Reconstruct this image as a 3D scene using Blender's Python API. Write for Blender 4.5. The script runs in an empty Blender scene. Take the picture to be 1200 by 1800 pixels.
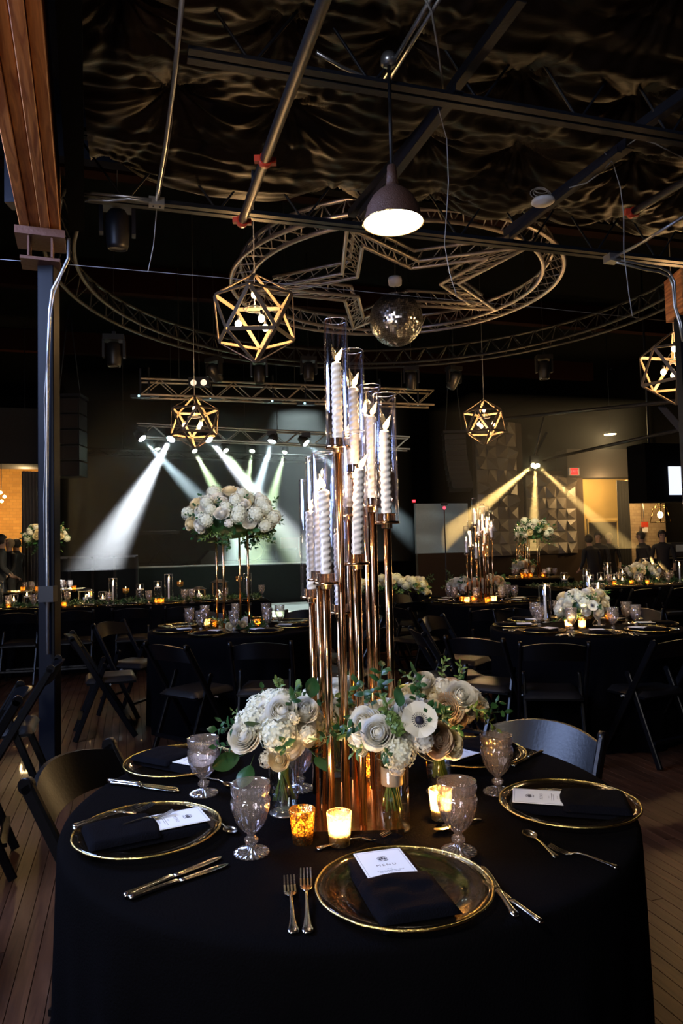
import bpy, math, random
from mathutils import Vector, Matrix, noise
random.seed(7)
R = random.Random(11)
PI = math.pi
C = bpy.context.scene.collection
scene = bpy.context.scene

# ------------------------------------------------------------------ camera
F, YH, ROLL, CZ = 1250.0, 962.0, 0.024, 1.41
PITCH = math.atan((YH - 900) / F)
FW = Vector((0, math.cos(PITCH), math.sin(PITCH)))
U0 = Vector((0, -math.sin(PITCH), math.cos(PITCH)))
R0 = Vector((1, 0, 0))
CR = R0 * math.cos(ROLL) - U0 * math.sin(ROLL)
CU = R0 * math.sin(ROLL) + U0 * math.cos(ROLL)
CAM = Vector((0, 0, CZ))
cam = bpy.data.objects.new('camera', bpy.data.cameras.new('camera'))
C.objects.link(cam)
m3 = Matrix((CR, CU, -FW)).transposed()
cam.matrix_world = Matrix.Translation(CAM) @ m3.to_4x4()
cam.data.sensor_fit = 'VERTICAL'
cam.data.sensor_height = 36
cam.data.lens = F / 1800 * 36
cam.data.clip_start = 0.05
cam.data.clip_end = 100
scene.camera = cam

def ray(px, py):
    return CR * (px - 600) + CU * (900 - py) + FW * F
def pz(px, py, z):
    r = ray(px, py); return CAM + r * ((z - CZ) / r.z)
def pd(px, py, d):
    r = ray(px, py); return CAM + r * (d / r.y)
def proj(p):
    v = Vector(p) - CAM; w = v.dot(FW)
    return 600 + F * v.dot(CR) / w, 900 - F * v.dot(CU) / w

# ------------------------------------------------------------------ world, exposure, sampling
wd = bpy.data.worlds.new('world'); scene.world = wd; wd.use_nodes = True
wd.node_tree.nodes['Background'].inputs[0].default_value = (0.35, 0.45, 0.8, 1)
wd.node_tree.nodes['Background'].inputs[1].default_value = 0.004
scene.view_settings.view_transform = 'Standard'
scene.view_settings.look = 'None'
scene.view_settings.exposure = 0.0
scene.view_settings.gamma = 1
scene.view_settings.use_curve_mapping = False
cy = scene.cycles
cy.max_bounces = 8; cy.diffuse_bounces = 2; cy.glossy_bounces = 4
cy.transmission_bounces = 6; cy.transparent_max_bounces = 40; cy.volume_bounces = 0
cy.sample_clamp_indirect = 3.0; cy.sample_clamp_direct = 0
cy.use_denoising = True; cy.caustics_reflective = False; cy.caustics_refractive = False
cy.volume_step_rate = 4; cy.volume_max_steps = 32
cy.use_adaptive_sampling = True; cy.adaptive_threshold = 0.02

def light(kind, name, loc, energy, col, **kw):
    l = bpy.data.lights.new(name, kind); l.energy = energy; l.color = col
    for k, v in kw.items():
        if k != 'target': setattr(l, k, v)
    o = bpy.data.objects.new(name, l); C.objects.link(o); o.location = loc
    if 'target' in kw:
        o.rotation_euler = (Vector(kw['target']) - Vector(loc)).to_track_quat('-Z', 'Y').to_euler()
    return o
# cool fill: unseen area lamps added behind the camera and high at left
light('AREA', 'cool_fill', (-3.0, -3.6, 2.5), 190, (0.86, 0.88, 1.0), size=1.4, size_y=1.8, shape='RECTANGLE', target=(0.3, 4.0, 1.0))
light('AREA', 'cool_fill', (-3.3, 2.4, 3.7), 330, (0.42, 0.56, 1.0), size=2.6, size_y=1.4, shape='RECTANGLE', target=(0.4, 2.4, 0.8))
WARM = (1.0, 0.62, 0.28)
light('SPOT', 'fill_spot', (-1.0, -0.7, 3.0), 205, (1.0, 0.88, 0.70), spot_size=.62, spot_blend=.7, shadow_soft_size=.06, target=(0.02, 1.8, 1.15))  # this and the next six: unseen spots added to brighten the flowers
light('SPOT', 'fill_spot', (0.2, 0.5, 3.1), 900, (1.0, 0.93, 0.82), spot_size=.22, spot_blend=.6, shadow_soft_size=.06, target=(-.87, 5.6, 1.65))
light('SPOT', 'fill_spot', (-3.2, 9.5, 4.3), 1000, (1.0, 0.82, 0.50), spot_size=.34, spot_blend=.6, shadow_soft_size=.06, target=(-5.15, 12.6, 1.75))
light('SPOT', 'fill_spot', (1.6, 7.2, 4.3), 600, (1.0, 0.74, 0.30), spot_size=.30, spot_blend=.6, shadow_soft_size=.06, target=(.72, 9.7, .85))
light('SPOT', 'fill_spot', (1.9, 2.6, 3.6), 480, (1.0, 0.86, 0.62), spot_size=.22, spot_blend=.6, shadow_soft_size=.06, target=(1.85, 5.4, .95))
light('SPOT', 'fill_spot', (5.0, 8.6, 4.2), 420, (1.0, 0.80, 0.45), spot_size=.30, spot_blend=.6, shadow_soft_size=.06, target=(4.25, 10.3, .95))
light('SPOT', 'fill_spot', (3.0, 8.8, 4.3), 1300, (1.0, 0.85, 0.55), spot_size=.22, spot_blend=.6, shadow_soft_size=.06, target=(3.62, 13.1, 1.6))
# unseen warm spot added to brighten the timber beam
light('SPOT', 'fill_spot', (-0.5, 0.4, 2.9), 70, (1.0, 0.66, 0.40), spot_size=1.1, spot_blend=.8, shadow_soft_size=.06, target=(-1.6, 3.4, 3.5))

# ------------------------------------------------------------------ mesh builder
class MB:
    def __init__(s): s.v = []; s.f = []; s.m = []; s.mi = 0; s.smooth = []
    def add(s, vs, fs, sm=False):
        n = len(s.v); s.v += [tuple(v) for v in vs]
        for f in fs:
            s.f.append(tuple(i + n for i in f)); s.m.append(s.mi); s.smooth.append(sm)
        return s
    def box(s, c, d, rot=None, taper=1.0):
        vs = []
        for z in (-1, 1):
            k = taper if z > 0 else 1.0
            for x, y in ((-1, -1), (1, -1), (1, 1), (-1, 1)):
                vs.append(Vector((x * d[0] / 2 * k, y * d[1] / 2 * k, z * d[2] / 2)))
        if rot is not None: vs = [rot @ v for v in vs]
        vs = [v + Vector(c) for v in vs]
        return s.add(vs, [(0, 3, 2, 1), (4, 5, 6, 7), (0, 1, 5, 4), (1, 2, 6, 5), (2, 3, 7, 6), (3, 0, 4, 7)])
    def bar(s, a, b, w, t, side=None, ch=0.0):
        a = Vector(a); b = Vector(b); z = (b - a).normalized()
        x = Vector(side) if side is not None else (Vector((0, 0, 1)) if abs(z.z) < .9 else Vector((1, 0, 0)))
        x = (x - z * x.dot(z)).normalized(); y = z.cross(x)
        if ch > 0:
            pr = [(-w/2+ch, -t/2), (w/2-ch, -t/2), (w/2, -t/2+ch), (w/2, t/2-ch), (w/2-ch, t/2), (-w/2+ch, t/2), (-w/2, t/2-ch), (-w/2, -t/2+ch)]
        else: pr = [(-w/2, -t/2), (w/2, -t/2), (w/2, t/2), (-w/2, t/2)]
        n = len(pr)
        vs = [a + x * p + y * q for p, q in pr] + [b + x * p + y * q for p, q in pr]
        fs = [(i, (i + 1) % n, n + (i + 1) % n, n + i) for i in range(n)] + [tuple(range(n))[::-1], tuple(range(n, 2 * n))]
        return s.add(vs, fs)
    def tube(s, pts, r, n=8, closed=False, cap=True):
        pts = [Vector(p) for p in pts]; m = len(pts); rs = r if isinstance(r, (list, tuple)) else [r] * m
        ref = None; vs = []
        for i, p in enumerate(pts):
            if closed: d = pts[(i + 1) % m] - pts[i - 1]
            else: d = pts[min(i + 1, m - 1)] - pts[max(i - 1, 0)]
            d = d.normalized() if d.length > 1e-9 else Vector((0, 0, 1))
            if ref is None: ref = Vector((0, 0, 1)) if abs(d.z) < .9 else Vector((1, 0, 0))
            x = (ref - d * ref.dot(d)).normalized(); y = d.cross(x); ref = x
            for k in range(n):
                a = 2 * PI * k / n
                vs.append(p + x * math.cos(a) * rs[i] + y * math.sin(a) * rs[i])
        fs = []
        for i in range(m if closed else m - 1):
            j = (i + 1) % m
            for k in range(n):
                l = (k + 1) % n
                fs.append((i * n + k, i * n + l, j * n + l, j * n + k))
        s.add(vs, fs, True)
        if not closed and cap:
            b = len(s.v) - m * n
            s.f.append(tuple(b + k for k in range(n))[::-1]); s.m.append(s.mi); s.smooth.append(False)
            b = len(s.v) - n
            s.f.append(tuple(b + k for k in range(n))); s.m.append(s.mi); s.smooth.append(False)
        return s
    def lathe(s, prof, n=24, c=(0, 0, 0), fn=None, sm=True):
        vs = []; c = Vector(c)
        for i, (r, z) in enumerate(prof):
            for k in range(n):
                a = 2 * PI * k / n
                rr, zz = (fn(r, z, a, i) if fn else (r, z))
                vs.append(c + Vector((rr * math.cos(a), rr * math.sin(a), zz)))
        fs = []
        for i in range(len(prof) - 1):
            for k in range(n):
                l = (k + 1) % n
                fs.append((i * n + k, i * n + l, (i + 1) * n + l, (i + 1) * n + k))
        s.add(vs, fs, sm)
        return s
    def disc(s, r, z, n=24, c=(0, 0, 0)):
        c = Vector(c)
        return s.add([c + Vector((r * math.cos(2*PI*k/n), r * math.sin(2*PI*k/n), z)) for k in range(n)], [tuple(range(n))])
    def ball(s, c, r, n=12, m=8, sc=(1, 1, 1)):
        c = Vector(c)
        pr = [(max(1e-5, math.sin(PI * i / m)) * r, -math.cos(PI * i / m) * r) for i in range(m + 1)]
        vs = []
        for q, z in pr:
            for k in range(n):
                a = 2 * PI * k / n
                vs.append(c + Vector((q * math.cos(a) * sc[0], q * math.sin(a) * sc[1], z * sc[2])))
        fs = []
        for i in range(m):
            for k in range(n):
                l = (k + 1) % n
                fs.append((i*n+k, i*n+l, (i+1)*n+l, (i+1)*n+k))
        return s.add(vs, fs, True)
    def grid(s, nx, ny, fn, sm=True):
        vs = [fn(i / nx, j / ny) for j in range(ny + 1) for i in range(nx + 1)]
        fs = [(j*(nx+1)+i, j*(nx+1)+i+1, (j+1)*(nx+1)+i+1, (j+1)*(nx+1)+i) for j in range(ny) for i in range(nx)]
        return s.add(vs, fs, sm)
    def merge(s, o, mat=None):
        vs = [mat @ Vector(v) for v in o.v] if mat is not None else o.v
        n = len(s.v); s.v += [tuple(v) for v in vs]
        s.f += [tuple(i + n for i in f) for f in o.f]; s.m += o.m; s.smooth += o.smooth
        return s
    def mesh(s, name, mats):
        me = bpy.data.meshes.new(name); me.from_pydata(s.v, [], s.f)
        if not isinstance(mats, (list, tuple)): mats = [mats]
        for m in mats: me.materials.append(m)
        me.polygons.foreach_set('material_index', s.m)
        me.polygons.foreach_set('use_smooth', s.smooth)
        me.update(); return me

CH = {}
def link(o, parent=None):
    C.objects.link(o)
    if parent is not None:
        o.parent = parent; CH.setdefault(parent.name, []).append(o)
    return o
def obj(name, mb, mat, parent=None, world=False, loc=None, rot=None):
    me = mb if isinstance(mb, bpy.types.Mesh) else None
    if me is None:
        if world and parent is not None:
            inv = parent.matrix_basis.inverted(); mb.v = [tuple(inv @ Vector(v)) for v in mb.v]
        me = mb.mesh(name, mat)
    o = bpy.data.objects.new(name, me)
    if loc is not None: o.location = loc
    if rot is not None: o.rotation_euler = rot
    return link(o, parent)
def tag(o, label, cat, group=None, kind=None):
    if label: o['label'] = label
    if cat: o['category'] = cat
    if group: o['group'] = group
    if kind: o['kind'] = kind
    return o
def thing(name, label, cat, loc=(0, 0, 0), rz=0, group=None):
    o = bpy.data.objects.new(name, None); o.empty_display_size = .1
    o.location = loc; o.rotation_euler = (0, 0, rz)
    o.matrix_basis = Matrix.Translation(Vector(loc)) @ Matrix.Rotation(rz, 4, 'Z')
    link(o); return tag(o, label, cat, group)
def dup(root, loc=None, rz=None, label=None, group=None, scale=None):
    def rec(o, parent):
        c = o.copy(); link(c, parent)
        for ch in CH.get(o.name, []): rec(ch, c)
        return c
    c = rec(root, None)
    if loc is not None: c.location = loc
    if rz is not None: c.rotation_euler = (0, 0, rz)
    if label: c['label'] = label
    if group: c['group'] = group
    if scale: c.scale = (scale,) * 3
    return c
def struct(name, mb, mat, label=None, parent=None):
    o = obj(name, mb, mat, parent)
    if parent is None: o['kind'] = 'structure'
    if label: o['label'] = label
    return o
ORD = ['first', 'second', 'third', 'fourth', 'fifth', 'sixth', 'seventh', 'eighth', 'ninth', 'tenth', 'eleventh', 'twelfth', 'thirteenth', 'fourteenth', 'fifteenth', 'sixteenth', 'seventeenth', 'eighteenth', 'nineteenth', 'twentieth']
def ordlabel(objs, look, where, group=None, key=0):
    objs = [o for o in objs]
    objs.sort(key=lambda o: proj(o.location if hasattr(o, 'location') else o)[key])
    n = len(objs)
    for i, o in enumerate(objs):
        if n == 1: o['label'] = f'{look} {where}'
        elif i == 0: o['label'] = f'{look} {where}, leftmost'
        elif i == n - 1: o['label'] = f'{look} {where}, rightmost'
        else: o['label'] = f'{look} {where}, {ORD[i]} from left'
        if group: o['group'] = group

# ------------------------------------------------------------------ materials
def mat(name, col, rough=.5, metal=0, spec=.5, var=.12, scale=20, bump=0, bscale=60, sheen=0, coat=0, sss=0, stretch=None):
    m = bpy.data.materials.new(name); m.use_nodes = True; nt = m.node_tree; b = nt.nodes['Principled BSDF']
    b.inputs['Roughness'].default_value = rough; b.inputs['Metallic'].default_value = metal
    b.inputs['Specular IOR Level'].default_value = spec
    if sheen: b.inputs['Sheen Weight'].default_value = sheen
    if coat: b.inputs['Coat Weight'].default_value = coat
    if sss:
        b.inputs['Subsurface Weight'].default_value = sss; b.inputs['Subsurface Scale'].default_value = .01
    tc = nt.nodes.new('ShaderNodeTexCoord'); mp = nt.nodes.new('ShaderNodeMapping')
    nt.links.new(tc.outputs['Object'], mp.inputs['Vector'])
    if stretch: mp.inputs['Scale'].default_value = stretch
    n = nt.nodes.new('ShaderNodeTexNoise'); n.inputs['Scale'].default_value = scale; n.inputs['Detail'].default_value = 4
    nt.links.new(mp.outputs[0], n.inputs['Vector'])
    r = nt.nodes.new('ShaderNodeMix'); r.data_type = 'RGBA'
    r.inputs[6].default_value = (*[max(0, c * (1 - var)) for c in col], 1); r.inputs[7].default_value = (*[min(1, c * (1 + var)) for c in col], 1)
    nt.links.new(n.outputs['Fac'], r.inputs[0]); nt.links.new(r.outputs[2], b.inputs['Base Color'])
    if bump:
        n2 = nt.nodes.new('ShaderNodeTexNoise'); n2.inputs['Scale'].default_value = bscale; n2.inputs['Detail'].default_value = 5
        nt.links.new(mp.outputs[0], n2.inputs['Vector'])
        bp = nt.nodes.new('ShaderNodeBump'); bp.inputs['Strength'].default_value = bump; bp.inputs['Distance'].default_value = .01
        nt.links.new(n2.outputs['Fac'], bp.inputs['Height']); nt.links.new(bp.outputs[0], b.inputs['Normal'])
    return m
def emit(name, col, st, sample=False):
    m = bpy.data.materials.new(name); m.use_nodes = True; nt = m.node_tree; nt.nodes.clear()
    e = nt.nodes.new('ShaderNodeEmission'); e.inputs[0].default_value = (*col, 1); e.inputs[1].default_value = st
    o = nt.nodes.new('ShaderNodeOutputMaterial'); nt.links.new(e.outputs[0], o.inputs[0])
    if not sample: m.cycles.emission_sampling = 'NONE'
    return m
def glass(name, tint=(1, 1, 1), lo=.04, hi=.8, rough=.03, blend=.3, diff=0, dcol=(1, 1, 1), bump=0, bscale=80, power=2.5):
    """clear thin-walled glass: see-through face on, mirror-like at grazing angles"""
    m = bpy.data.materials.new(name); m.use_nodes = True; nt = m.node_tree; nt.nodes.clear()
    N = nt.nodes.new; L = nt.links.new
    t = N('ShaderNodeBsdfTransparent'); t.inputs[0].default_value = (*tint, 1)
    g = N('ShaderNodeBsdfGlossy'); g.inputs['Roughness'].default_value = rough; g.inputs['Color'].default_value = (.95, .95, 1, 1)
    lw = N('ShaderNodeLayerWeight'); lw.inputs[0].default_value = .5
    pw = N('ShaderNodeMath'); pw.operation = 'POWER'; pw.inputs[1].default_value = power; L(lw.outputs['Facing'], pw.inputs[0])
    mr = N('ShaderNodeMapRange'); mr.inputs[3].default_value = lo; mr.inputs[4].default_value = hi; L(pw.outputs[0], mr.inputs[0])
    mx = N('ShaderNodeMixShader'); L(mr.outputs[0], mx.inputs[0])
    base = t
    if diff:
        d = N('ShaderNodeBsdfTranslucent'); d.inputs[0].default_value = (*dcol, 1)
        d2 = N('ShaderNodeBsdfDiffuse'); d2.inputs[0].default_value = (*dcol, 1)
        a = N('ShaderNodeMixShader'); a.inputs[0].default_value = .5; L(d.outputs[0], a.inputs[1]); L(d2.outputs[0], a.inputs[2])
        b = N('ShaderNodeMixShader'); b.inputs[0].default_value = diff; L(t.outputs[0], b.inputs[1]); L(a.outputs[0], b.inputs[2]); base = b
    L(base.outputs[0], mx.inputs[1]); L(g.outputs[0], mx.inputs[2])
    if bump:
        n = N('ShaderNodeTexNoise'); n.inputs['Scale'].default_value = bscale
        tc = N('ShaderNodeTexCoord'); L(tc.outputs['Object'], n.inputs['Vector'])
        bp = N('ShaderNodeBump'); bp.inputs['Strength'].default_value = bump; bp.inputs['Distance'].default_value = .005
        L(n.outputs['Fac'], bp.inputs['Height']); L(bp.outputs[0], g.inputs['Normal']); L(bp.outputs[0], lw.inputs['Normal'])
    o = N('ShaderNodeOutputMaterial'); L(mx.outputs[0], o.inputs[0])
    return m
def wood(name, c1, c2, scale=(1, 1, 1), rough=.4, wscale=6, coat=0, bump=.2):
    m = bpy.data.materials.new(name); m.use_nodes = True; nt = m.node_tree; b = nt.nodes['Principled BSDF']
    N = nt.nodes.new; L = nt.links.new
    tc = N('ShaderNodeTexCoord'); mp = N('ShaderNodeMapping'); mp.inputs['Scale'].default_value = scale; L(tc.outputs['Object'], mp.inputs[0])
    n = N('ShaderNodeTexNoise'); n.inputs['Scale'].default_value = wscale; n.inputs['Detail'].default_value = 6; n.inputs['Distortion'].default_value = 1.2; L(mp.outputs[0], n.inputs[0])
    cr = N('ShaderNodeValToRGB'); cr.color_ramp.elements[0].position = .35; cr.color_ramp.elements[1].position = .68
    cr.color_ramp.elements[0].color = (*c1, 1); cr.color_ramp.elements[1].color = (*c2, 1); L(n.outputs[0], cr.inputs[0])
    oi = N('ShaderNodeObjectInfo'); hs = N('ShaderNodeHueSaturation'); L(cr.outputs[0], hs.inputs['Color'])
    mr = N('ShaderNodeMapRange'); mr.inputs[3].default_value = .7; mr.inputs[4].default_value = 1.25; L(oi.outputs['Random'], mr.inputs[0]); L(mr.outputs[0], hs.inputs['Value'])
    L(hs.outputs[0], b.inputs['Base Color']); b.inputs['Roughness'].default_value = rough; b.inputs['Coat Weight'].default_value = coat
    bp = N('ShaderNodeBump'); bp.inputs['Strength'].default_value = bump; bp.inputs['Distance'].default_value = .003; L(n.outputs[0], bp.inputs['Height']); L(bp.outputs[0], b.inputs['Normal'])
    return m
def brick(name, c1, c2, mortar, sc=3.2):
    m = bpy.data.materials.new(name); m.use_nodes = True; nt = m.node_tree; b = nt.nodes['Principled BSDF']
    N = nt.nodes.new; L = nt.links.new
    tc = N('ShaderNodeTexCoord'); mp = N('ShaderNodeMapping'); mp.inputs['Rotation'].default_value = (PI / 2, 0, 0); L(tc.outputs['Object'], mp.inputs[0])
    k = N('ShaderNodeTexBrick'); k.inputs['Scale'].default_value = sc; k.inputs['Color1'].default_value = (*c1, 1); k.inputs['Color2'].default_value = (*c2, 1); k.inputs['Mortar'].default_value = (*mortar, 1)
    k.inputs['Mortar Size'].default_value = .015; L(mp.outputs[0], k.inputs[0])
    n = N('ShaderNodeTexNoise'); n.inputs['Scale'].default_value = 1.5; n.inputs['Detail'].default_value = 6; L(mp.outputs[0], n.inputs[0])
    mx = N('ShaderNodeMix'); mx.data_type = 'RGBA'; mx.blend_type = 'MULTIPLY'; mx.inputs[0].default_value = .6; L(k.outputs[0], mx.inputs[6]); L(n.outputs[0], mx.inputs[7])
    L(mx.outputs[2], b.inputs[0]); b.inputs['Roughness'].default_value = .85
    bp = N('ShaderNodeBump'); bp.inputs['Strength'].default_value = .5; L(k.outputs['Fac'], bp.inputs['Height']); bp.invert = True; L(bp.outputs[0], b.inputs['Normal'])
    return m

def petalmat(name, col):
    m = bpy.data.materials.new(name); m.use_nodes = True; nt = m.node_tree; nt.nodes.clear(); N = nt.nodes.new; L = nt.links.new
    n = N('ShaderNodeTexNoise'); n.inputs['Scale'].default_value = 60; tc = N('ShaderNodeTexCoord'); L(tc.outputs['Object'], n.inputs['Vector'])
    x = N('ShaderNodeMix'); x.data_type = 'RGBA'; x.inputs[6].default_value = (*[c * .93 for c in col], 1); x.inputs[7].default_value = (*[min(1, c * 1.06) for c in col], 1); L(n.outputs['Fac'], x.inputs[0])
    d = N('ShaderNodeBsdfDiffuse'); t = N('ShaderNodeBsdfTranslucent'); L(x.outputs[2], d.inputs[0]); L(x.outputs[2], t.inputs[0])
    s_ = N('ShaderNodeMixShader'); s_.inputs[0].default_value = .38; L(d.outputs[0], s_.inputs[1]); L(t.outputs[0], s_.inputs[2]); o = N('ShaderNodeOutputMaterial'); L(s_.outputs[0], o.inputs[0]); return m

M = dict(
    black_wall=mat('black_paint', (.0035, .0035, .004), .9, spec=.02, bump=.2, bscale=8),
    soffit=mat('grey_paint', (.035, .032, .034), .9, spec=.05),
    stage_black=mat('stage_black', (.016, .018, .020), .8, spec=.1),
    deckgrey=mat('stage_deck', (.06, .065, .07), .5),
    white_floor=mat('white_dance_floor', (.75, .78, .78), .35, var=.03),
    cloth=mat('black_tablecloth', (.0021, .0020, .0027), .9, sheen=0, bump=.25, bscale=220, spec=.02),
    napkin=mat('navy_napkin', (.0024, .0026, .0046), .85, sheen=0, bump=.3, bscale=300, spec=.03),
    fabric=mat('black_ceiling_fabric', (.013, .0072, .0040), .50, bump=.22, bscale=14, stretch=(1.2, 4, 1), spec=.16),
    chair=mat('black_lacquer_wood', (.0020, .0020, .0028), .34, coat=0, spec=.28, bump=.06, bscale=90),
    seatpad=mat('black_vinyl', (.006, .005, .005), .45, spec=.3),
    gold=mat('rose_gold', (.84, .50, .26), .16, 1, var=.05, bump=.03, bscale=40),
    brass=mat('brass', (.9, .62, .26), .2, 1, var=.05),
    silver=mat('silver_cutlery', (.75, .72, .68), .16, 1, var=.05),
    plategold=mat('gold_rim', (.95, .68, .25), .22, 1, bump=.3, bscale=200),
    wax=mat('white_wax', (.84, .81, .78), .45, var=.03),
    steel=mat('dark_steel', (.014, .017, .026), .42, 0, bump=.1, spec=.25),
    pipe=mat('dark_pipe', (.016, .016, .018), .45, 0, bump=.15, bscale=90, spec=.25),
    conduit=mat('galvanised_conduit', (.5, .53, .56), .32, .85),
    alu=mat('truss_aluminium', (.52, .47, .45), .36, .9, bump=.1),
    darkalu=mat('dull_truss', (.035, .033, .033), .5, .5),
    red=mat('red_coupling', (.55, .05, .02), .45),
    plastic=mat('black_plastic', (.012, .012, .014), .4),
    whiteplastic=mat('white_plastic', (.75, .75, .78), .4),
    enamel=mat('brown_enamel', (.095, .045, .030), .55, bump=.5, bscale=160),
    lampwood=mat('lamp_metal_wood', (.15, .11, .075), .5, stretch=(1, 1, 8)),
    paper=mat('white_card', (.80, .82, .88), .7, var=.02),
    ink=mat('grey_ink', (.06, .06, .08), .8),
    stem=mat('green_stem', (.10, .20, .05), .5),
    leaf=mat('dark_leaf', (.018, .07, .02), .42, var=.4),
    leaf2=mat('light_leaf', (.10, .17, .04), .5, var=.4),
    rose=petalmat('white_rose', (.92, .89, .80)),
    cream=petalmat('cream_rose', (.90, .78, .52)),
    blush=petalmat('blush_petal', (.86, .64, .42)),
    hyd=petalmat('white_hydrangea', (.86, .87, .74)),
    heart=mat('navy_anemone_heart', (.01, .01, .03), .6),
    wire=mat('grey_wire', (.30, .29, .28), .5),
    skin=mat('skin', (.42, .25, .17), .55), hair=mat('dark_hair', (.02, .014, .01), .6), blond=mat('fair_hair', (.4, .3, .18), .6),
    shirt=mat('black_clothing', (.012, .011, .013), .85), shirt2=mat('white_shirt', (.6, .6, .62), .8),
    curtain=mat('grey_curtain', (.09, .085, .09), .85), dcurtain=mat('black_curtain', (.012, .012, .013), .9),
    facet=mat('grey_facet_panel', (.10, .082, .070), .42, var=.25, scale=3),
    panelgrey=mat('pale_wall_panel', (.40, .44, .44), .7),
    brown=mat('brown_bulkhead', (.035, .024, .018), .8, spec=.1),
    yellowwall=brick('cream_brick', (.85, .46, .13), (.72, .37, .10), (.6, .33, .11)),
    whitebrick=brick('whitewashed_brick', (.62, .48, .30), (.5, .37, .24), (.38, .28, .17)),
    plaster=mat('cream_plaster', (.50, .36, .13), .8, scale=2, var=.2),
    mirror=mat('mirror_tile', (.9, .9, .93), .28, 1, var=.1),
    rubber=mat('black_rubber', (.01, .01, .01), .8),
    glass=glass('clear_glass', (.985, .985, 1), .03, .85, .03, power=2.6),
    rimglass=glass('bright_glass_edge', (.95, .95, 1), .35, .95, .12, power=1.0, diff=.5, dcol=(.9, .88, .9)),  # milky white in the colour stands in for the rim's glint
    vglass=glass('vase_glass', (.97, .98, .97), .07, .7, .03),
    water=glass('water', (.93, .95, .92), .03, .5, .01),
    goblet=glass('pressed_glass', (.965, .935, .925), .10, .95, .06, diff=.11, dcol=(.95, .84, .72), power=1.3),
    charger=glass('charger_glass', (.80, .74, .64), .035, .38, .09, diff=.010, dcol=(.5, .35, .18), bump=.25, bscale=25, power=2.6),
    mercury=glass('gold_mercury_glass', (.85, .60, .25), .25, .7, .2, diff=.45, dcol=(.95, .62, .22), bump=1, bscale=120),
    ribbed=glass('cut_glass_votive', (.95, .82, .60), .15, .7, .1, diff=.40, dcol=(1, .78, .45), bump=.5, bscale=120),
    flame=emit('candle_flame', (1, .62, .24), 13),
    bulb=emit('bulb_glow', (1, .66, .30), 22),
    shade_glow=emit('lit_bulb', (1, .84, .62), 9),
    disk=emit('disk_glow', (1, .80, .45), 9),
    lens=emit('stage_lens', (.75, 1, 1), 30),
    lensg=emit('green_stage_lens', (.8, 1, .7), 16),
    lensw=emit('warm_stage_lens', (1, .8, .4), 25),
    screen=emit('screen', (.75, .82, 1), 1.3),
    exit=emit('exit_red', (1, .04, .03), 1.6), whiteink=emit('exit_letters', (1, .45, .4), 1.0),
    led=emit('red_led', (1, .05, .08), 3), gled=emit('blue_led', (.5, .9, 1), 2),
    beamwood=wood('old_timber', (.30, .085, .022), (.72, .29, .085), (9, .8, 9), .6, 3, bump=.6),
    floorwood=wood('floorboard_wood', (.035, .013, .006), (.078, .032, .015), (12, 1, 12), .34, 3, .15, bump=.25),
)
def mottled(name, gold, glow, sc, lo, hi, mx=.88):
    m = bpy.data.materials.new(name); m.use_nodes = True; nt = m.node_tree; nt.nodes.clear(); N = nt.nodes.new; L = nt.links.new
    g = N('ShaderNodeBsdfGlossy'); g.inputs[0].default_value = (*gold, 1); g.inputs['Roughness'].default_value = .22
    t = N('ShaderNodeBsdfTranslucent'); t.inputs[0].default_value = (*glow, 1); tr = N('ShaderNodeBsdfTransparent'); tr.inputs[0].default_value = (*glow, 1)
    a = N('ShaderNodeMixShader'); a.inputs[0].default_value = .6; L(t.outputs[0], a.inputs[1]); L(tr.outputs[0], a.inputs[2])
    n = N('ShaderNodeTexVoronoi'); n.inputs['Scale'].default_value = sc; tc = N('ShaderNodeTexCoord'); L(tc.outputs['Object'], n.inputs['Vector'])
    r = N('ShaderNodeMapRange'); r.inputs[1].default_value = lo; r.inputs[2].default_value = hi; r.inputs[3].default_value = .12; r.inputs[4].default_value = mx; L(n.outputs['Distance'], r.inputs[0])
    x = N('ShaderNodeMixShader'); L(r.outputs[0], x.inputs[0]); L(a.outputs[0], x.inputs[1]); L(g.outputs[0], x.inputs[2])
    bp = N('ShaderNodeBump'); bp.inputs['Strength'].default_value = .6; bp.inputs['Distance'].default_value = .002; L(n.outputs['Distance'], bp.inputs['Height']); L(bp.outputs[0], g.inputs['Normal'])
    o = N('ShaderNodeOutputMaterial'); L(x.outputs[0], o.inputs[0]); return m
M['mercury'] = mottled('gold_mercury_glass', (.9, .62, .25), (.95, .55, .14), 190, .25, .6)
M['ribbed'] = mottled('cut_glass_votive', (.9, .8, .6), (1, .80, .46), 260, .35, .75, .4)
# room axes: TU runs away from the camera along the floorboards, TV across them
TU = Vector((-.287, .958, 0)); TV = Vector((.958, .287, 0)); YAW = math.atan2(.287, .958)
def room(s, t, z=0): return TV * s + TU * t + Vector((0, 0, z))
def st(p): return p.dot(TV), p.dot(TU)
RZ = Matrix.Rotation(YAW, 3, 'Z')

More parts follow.
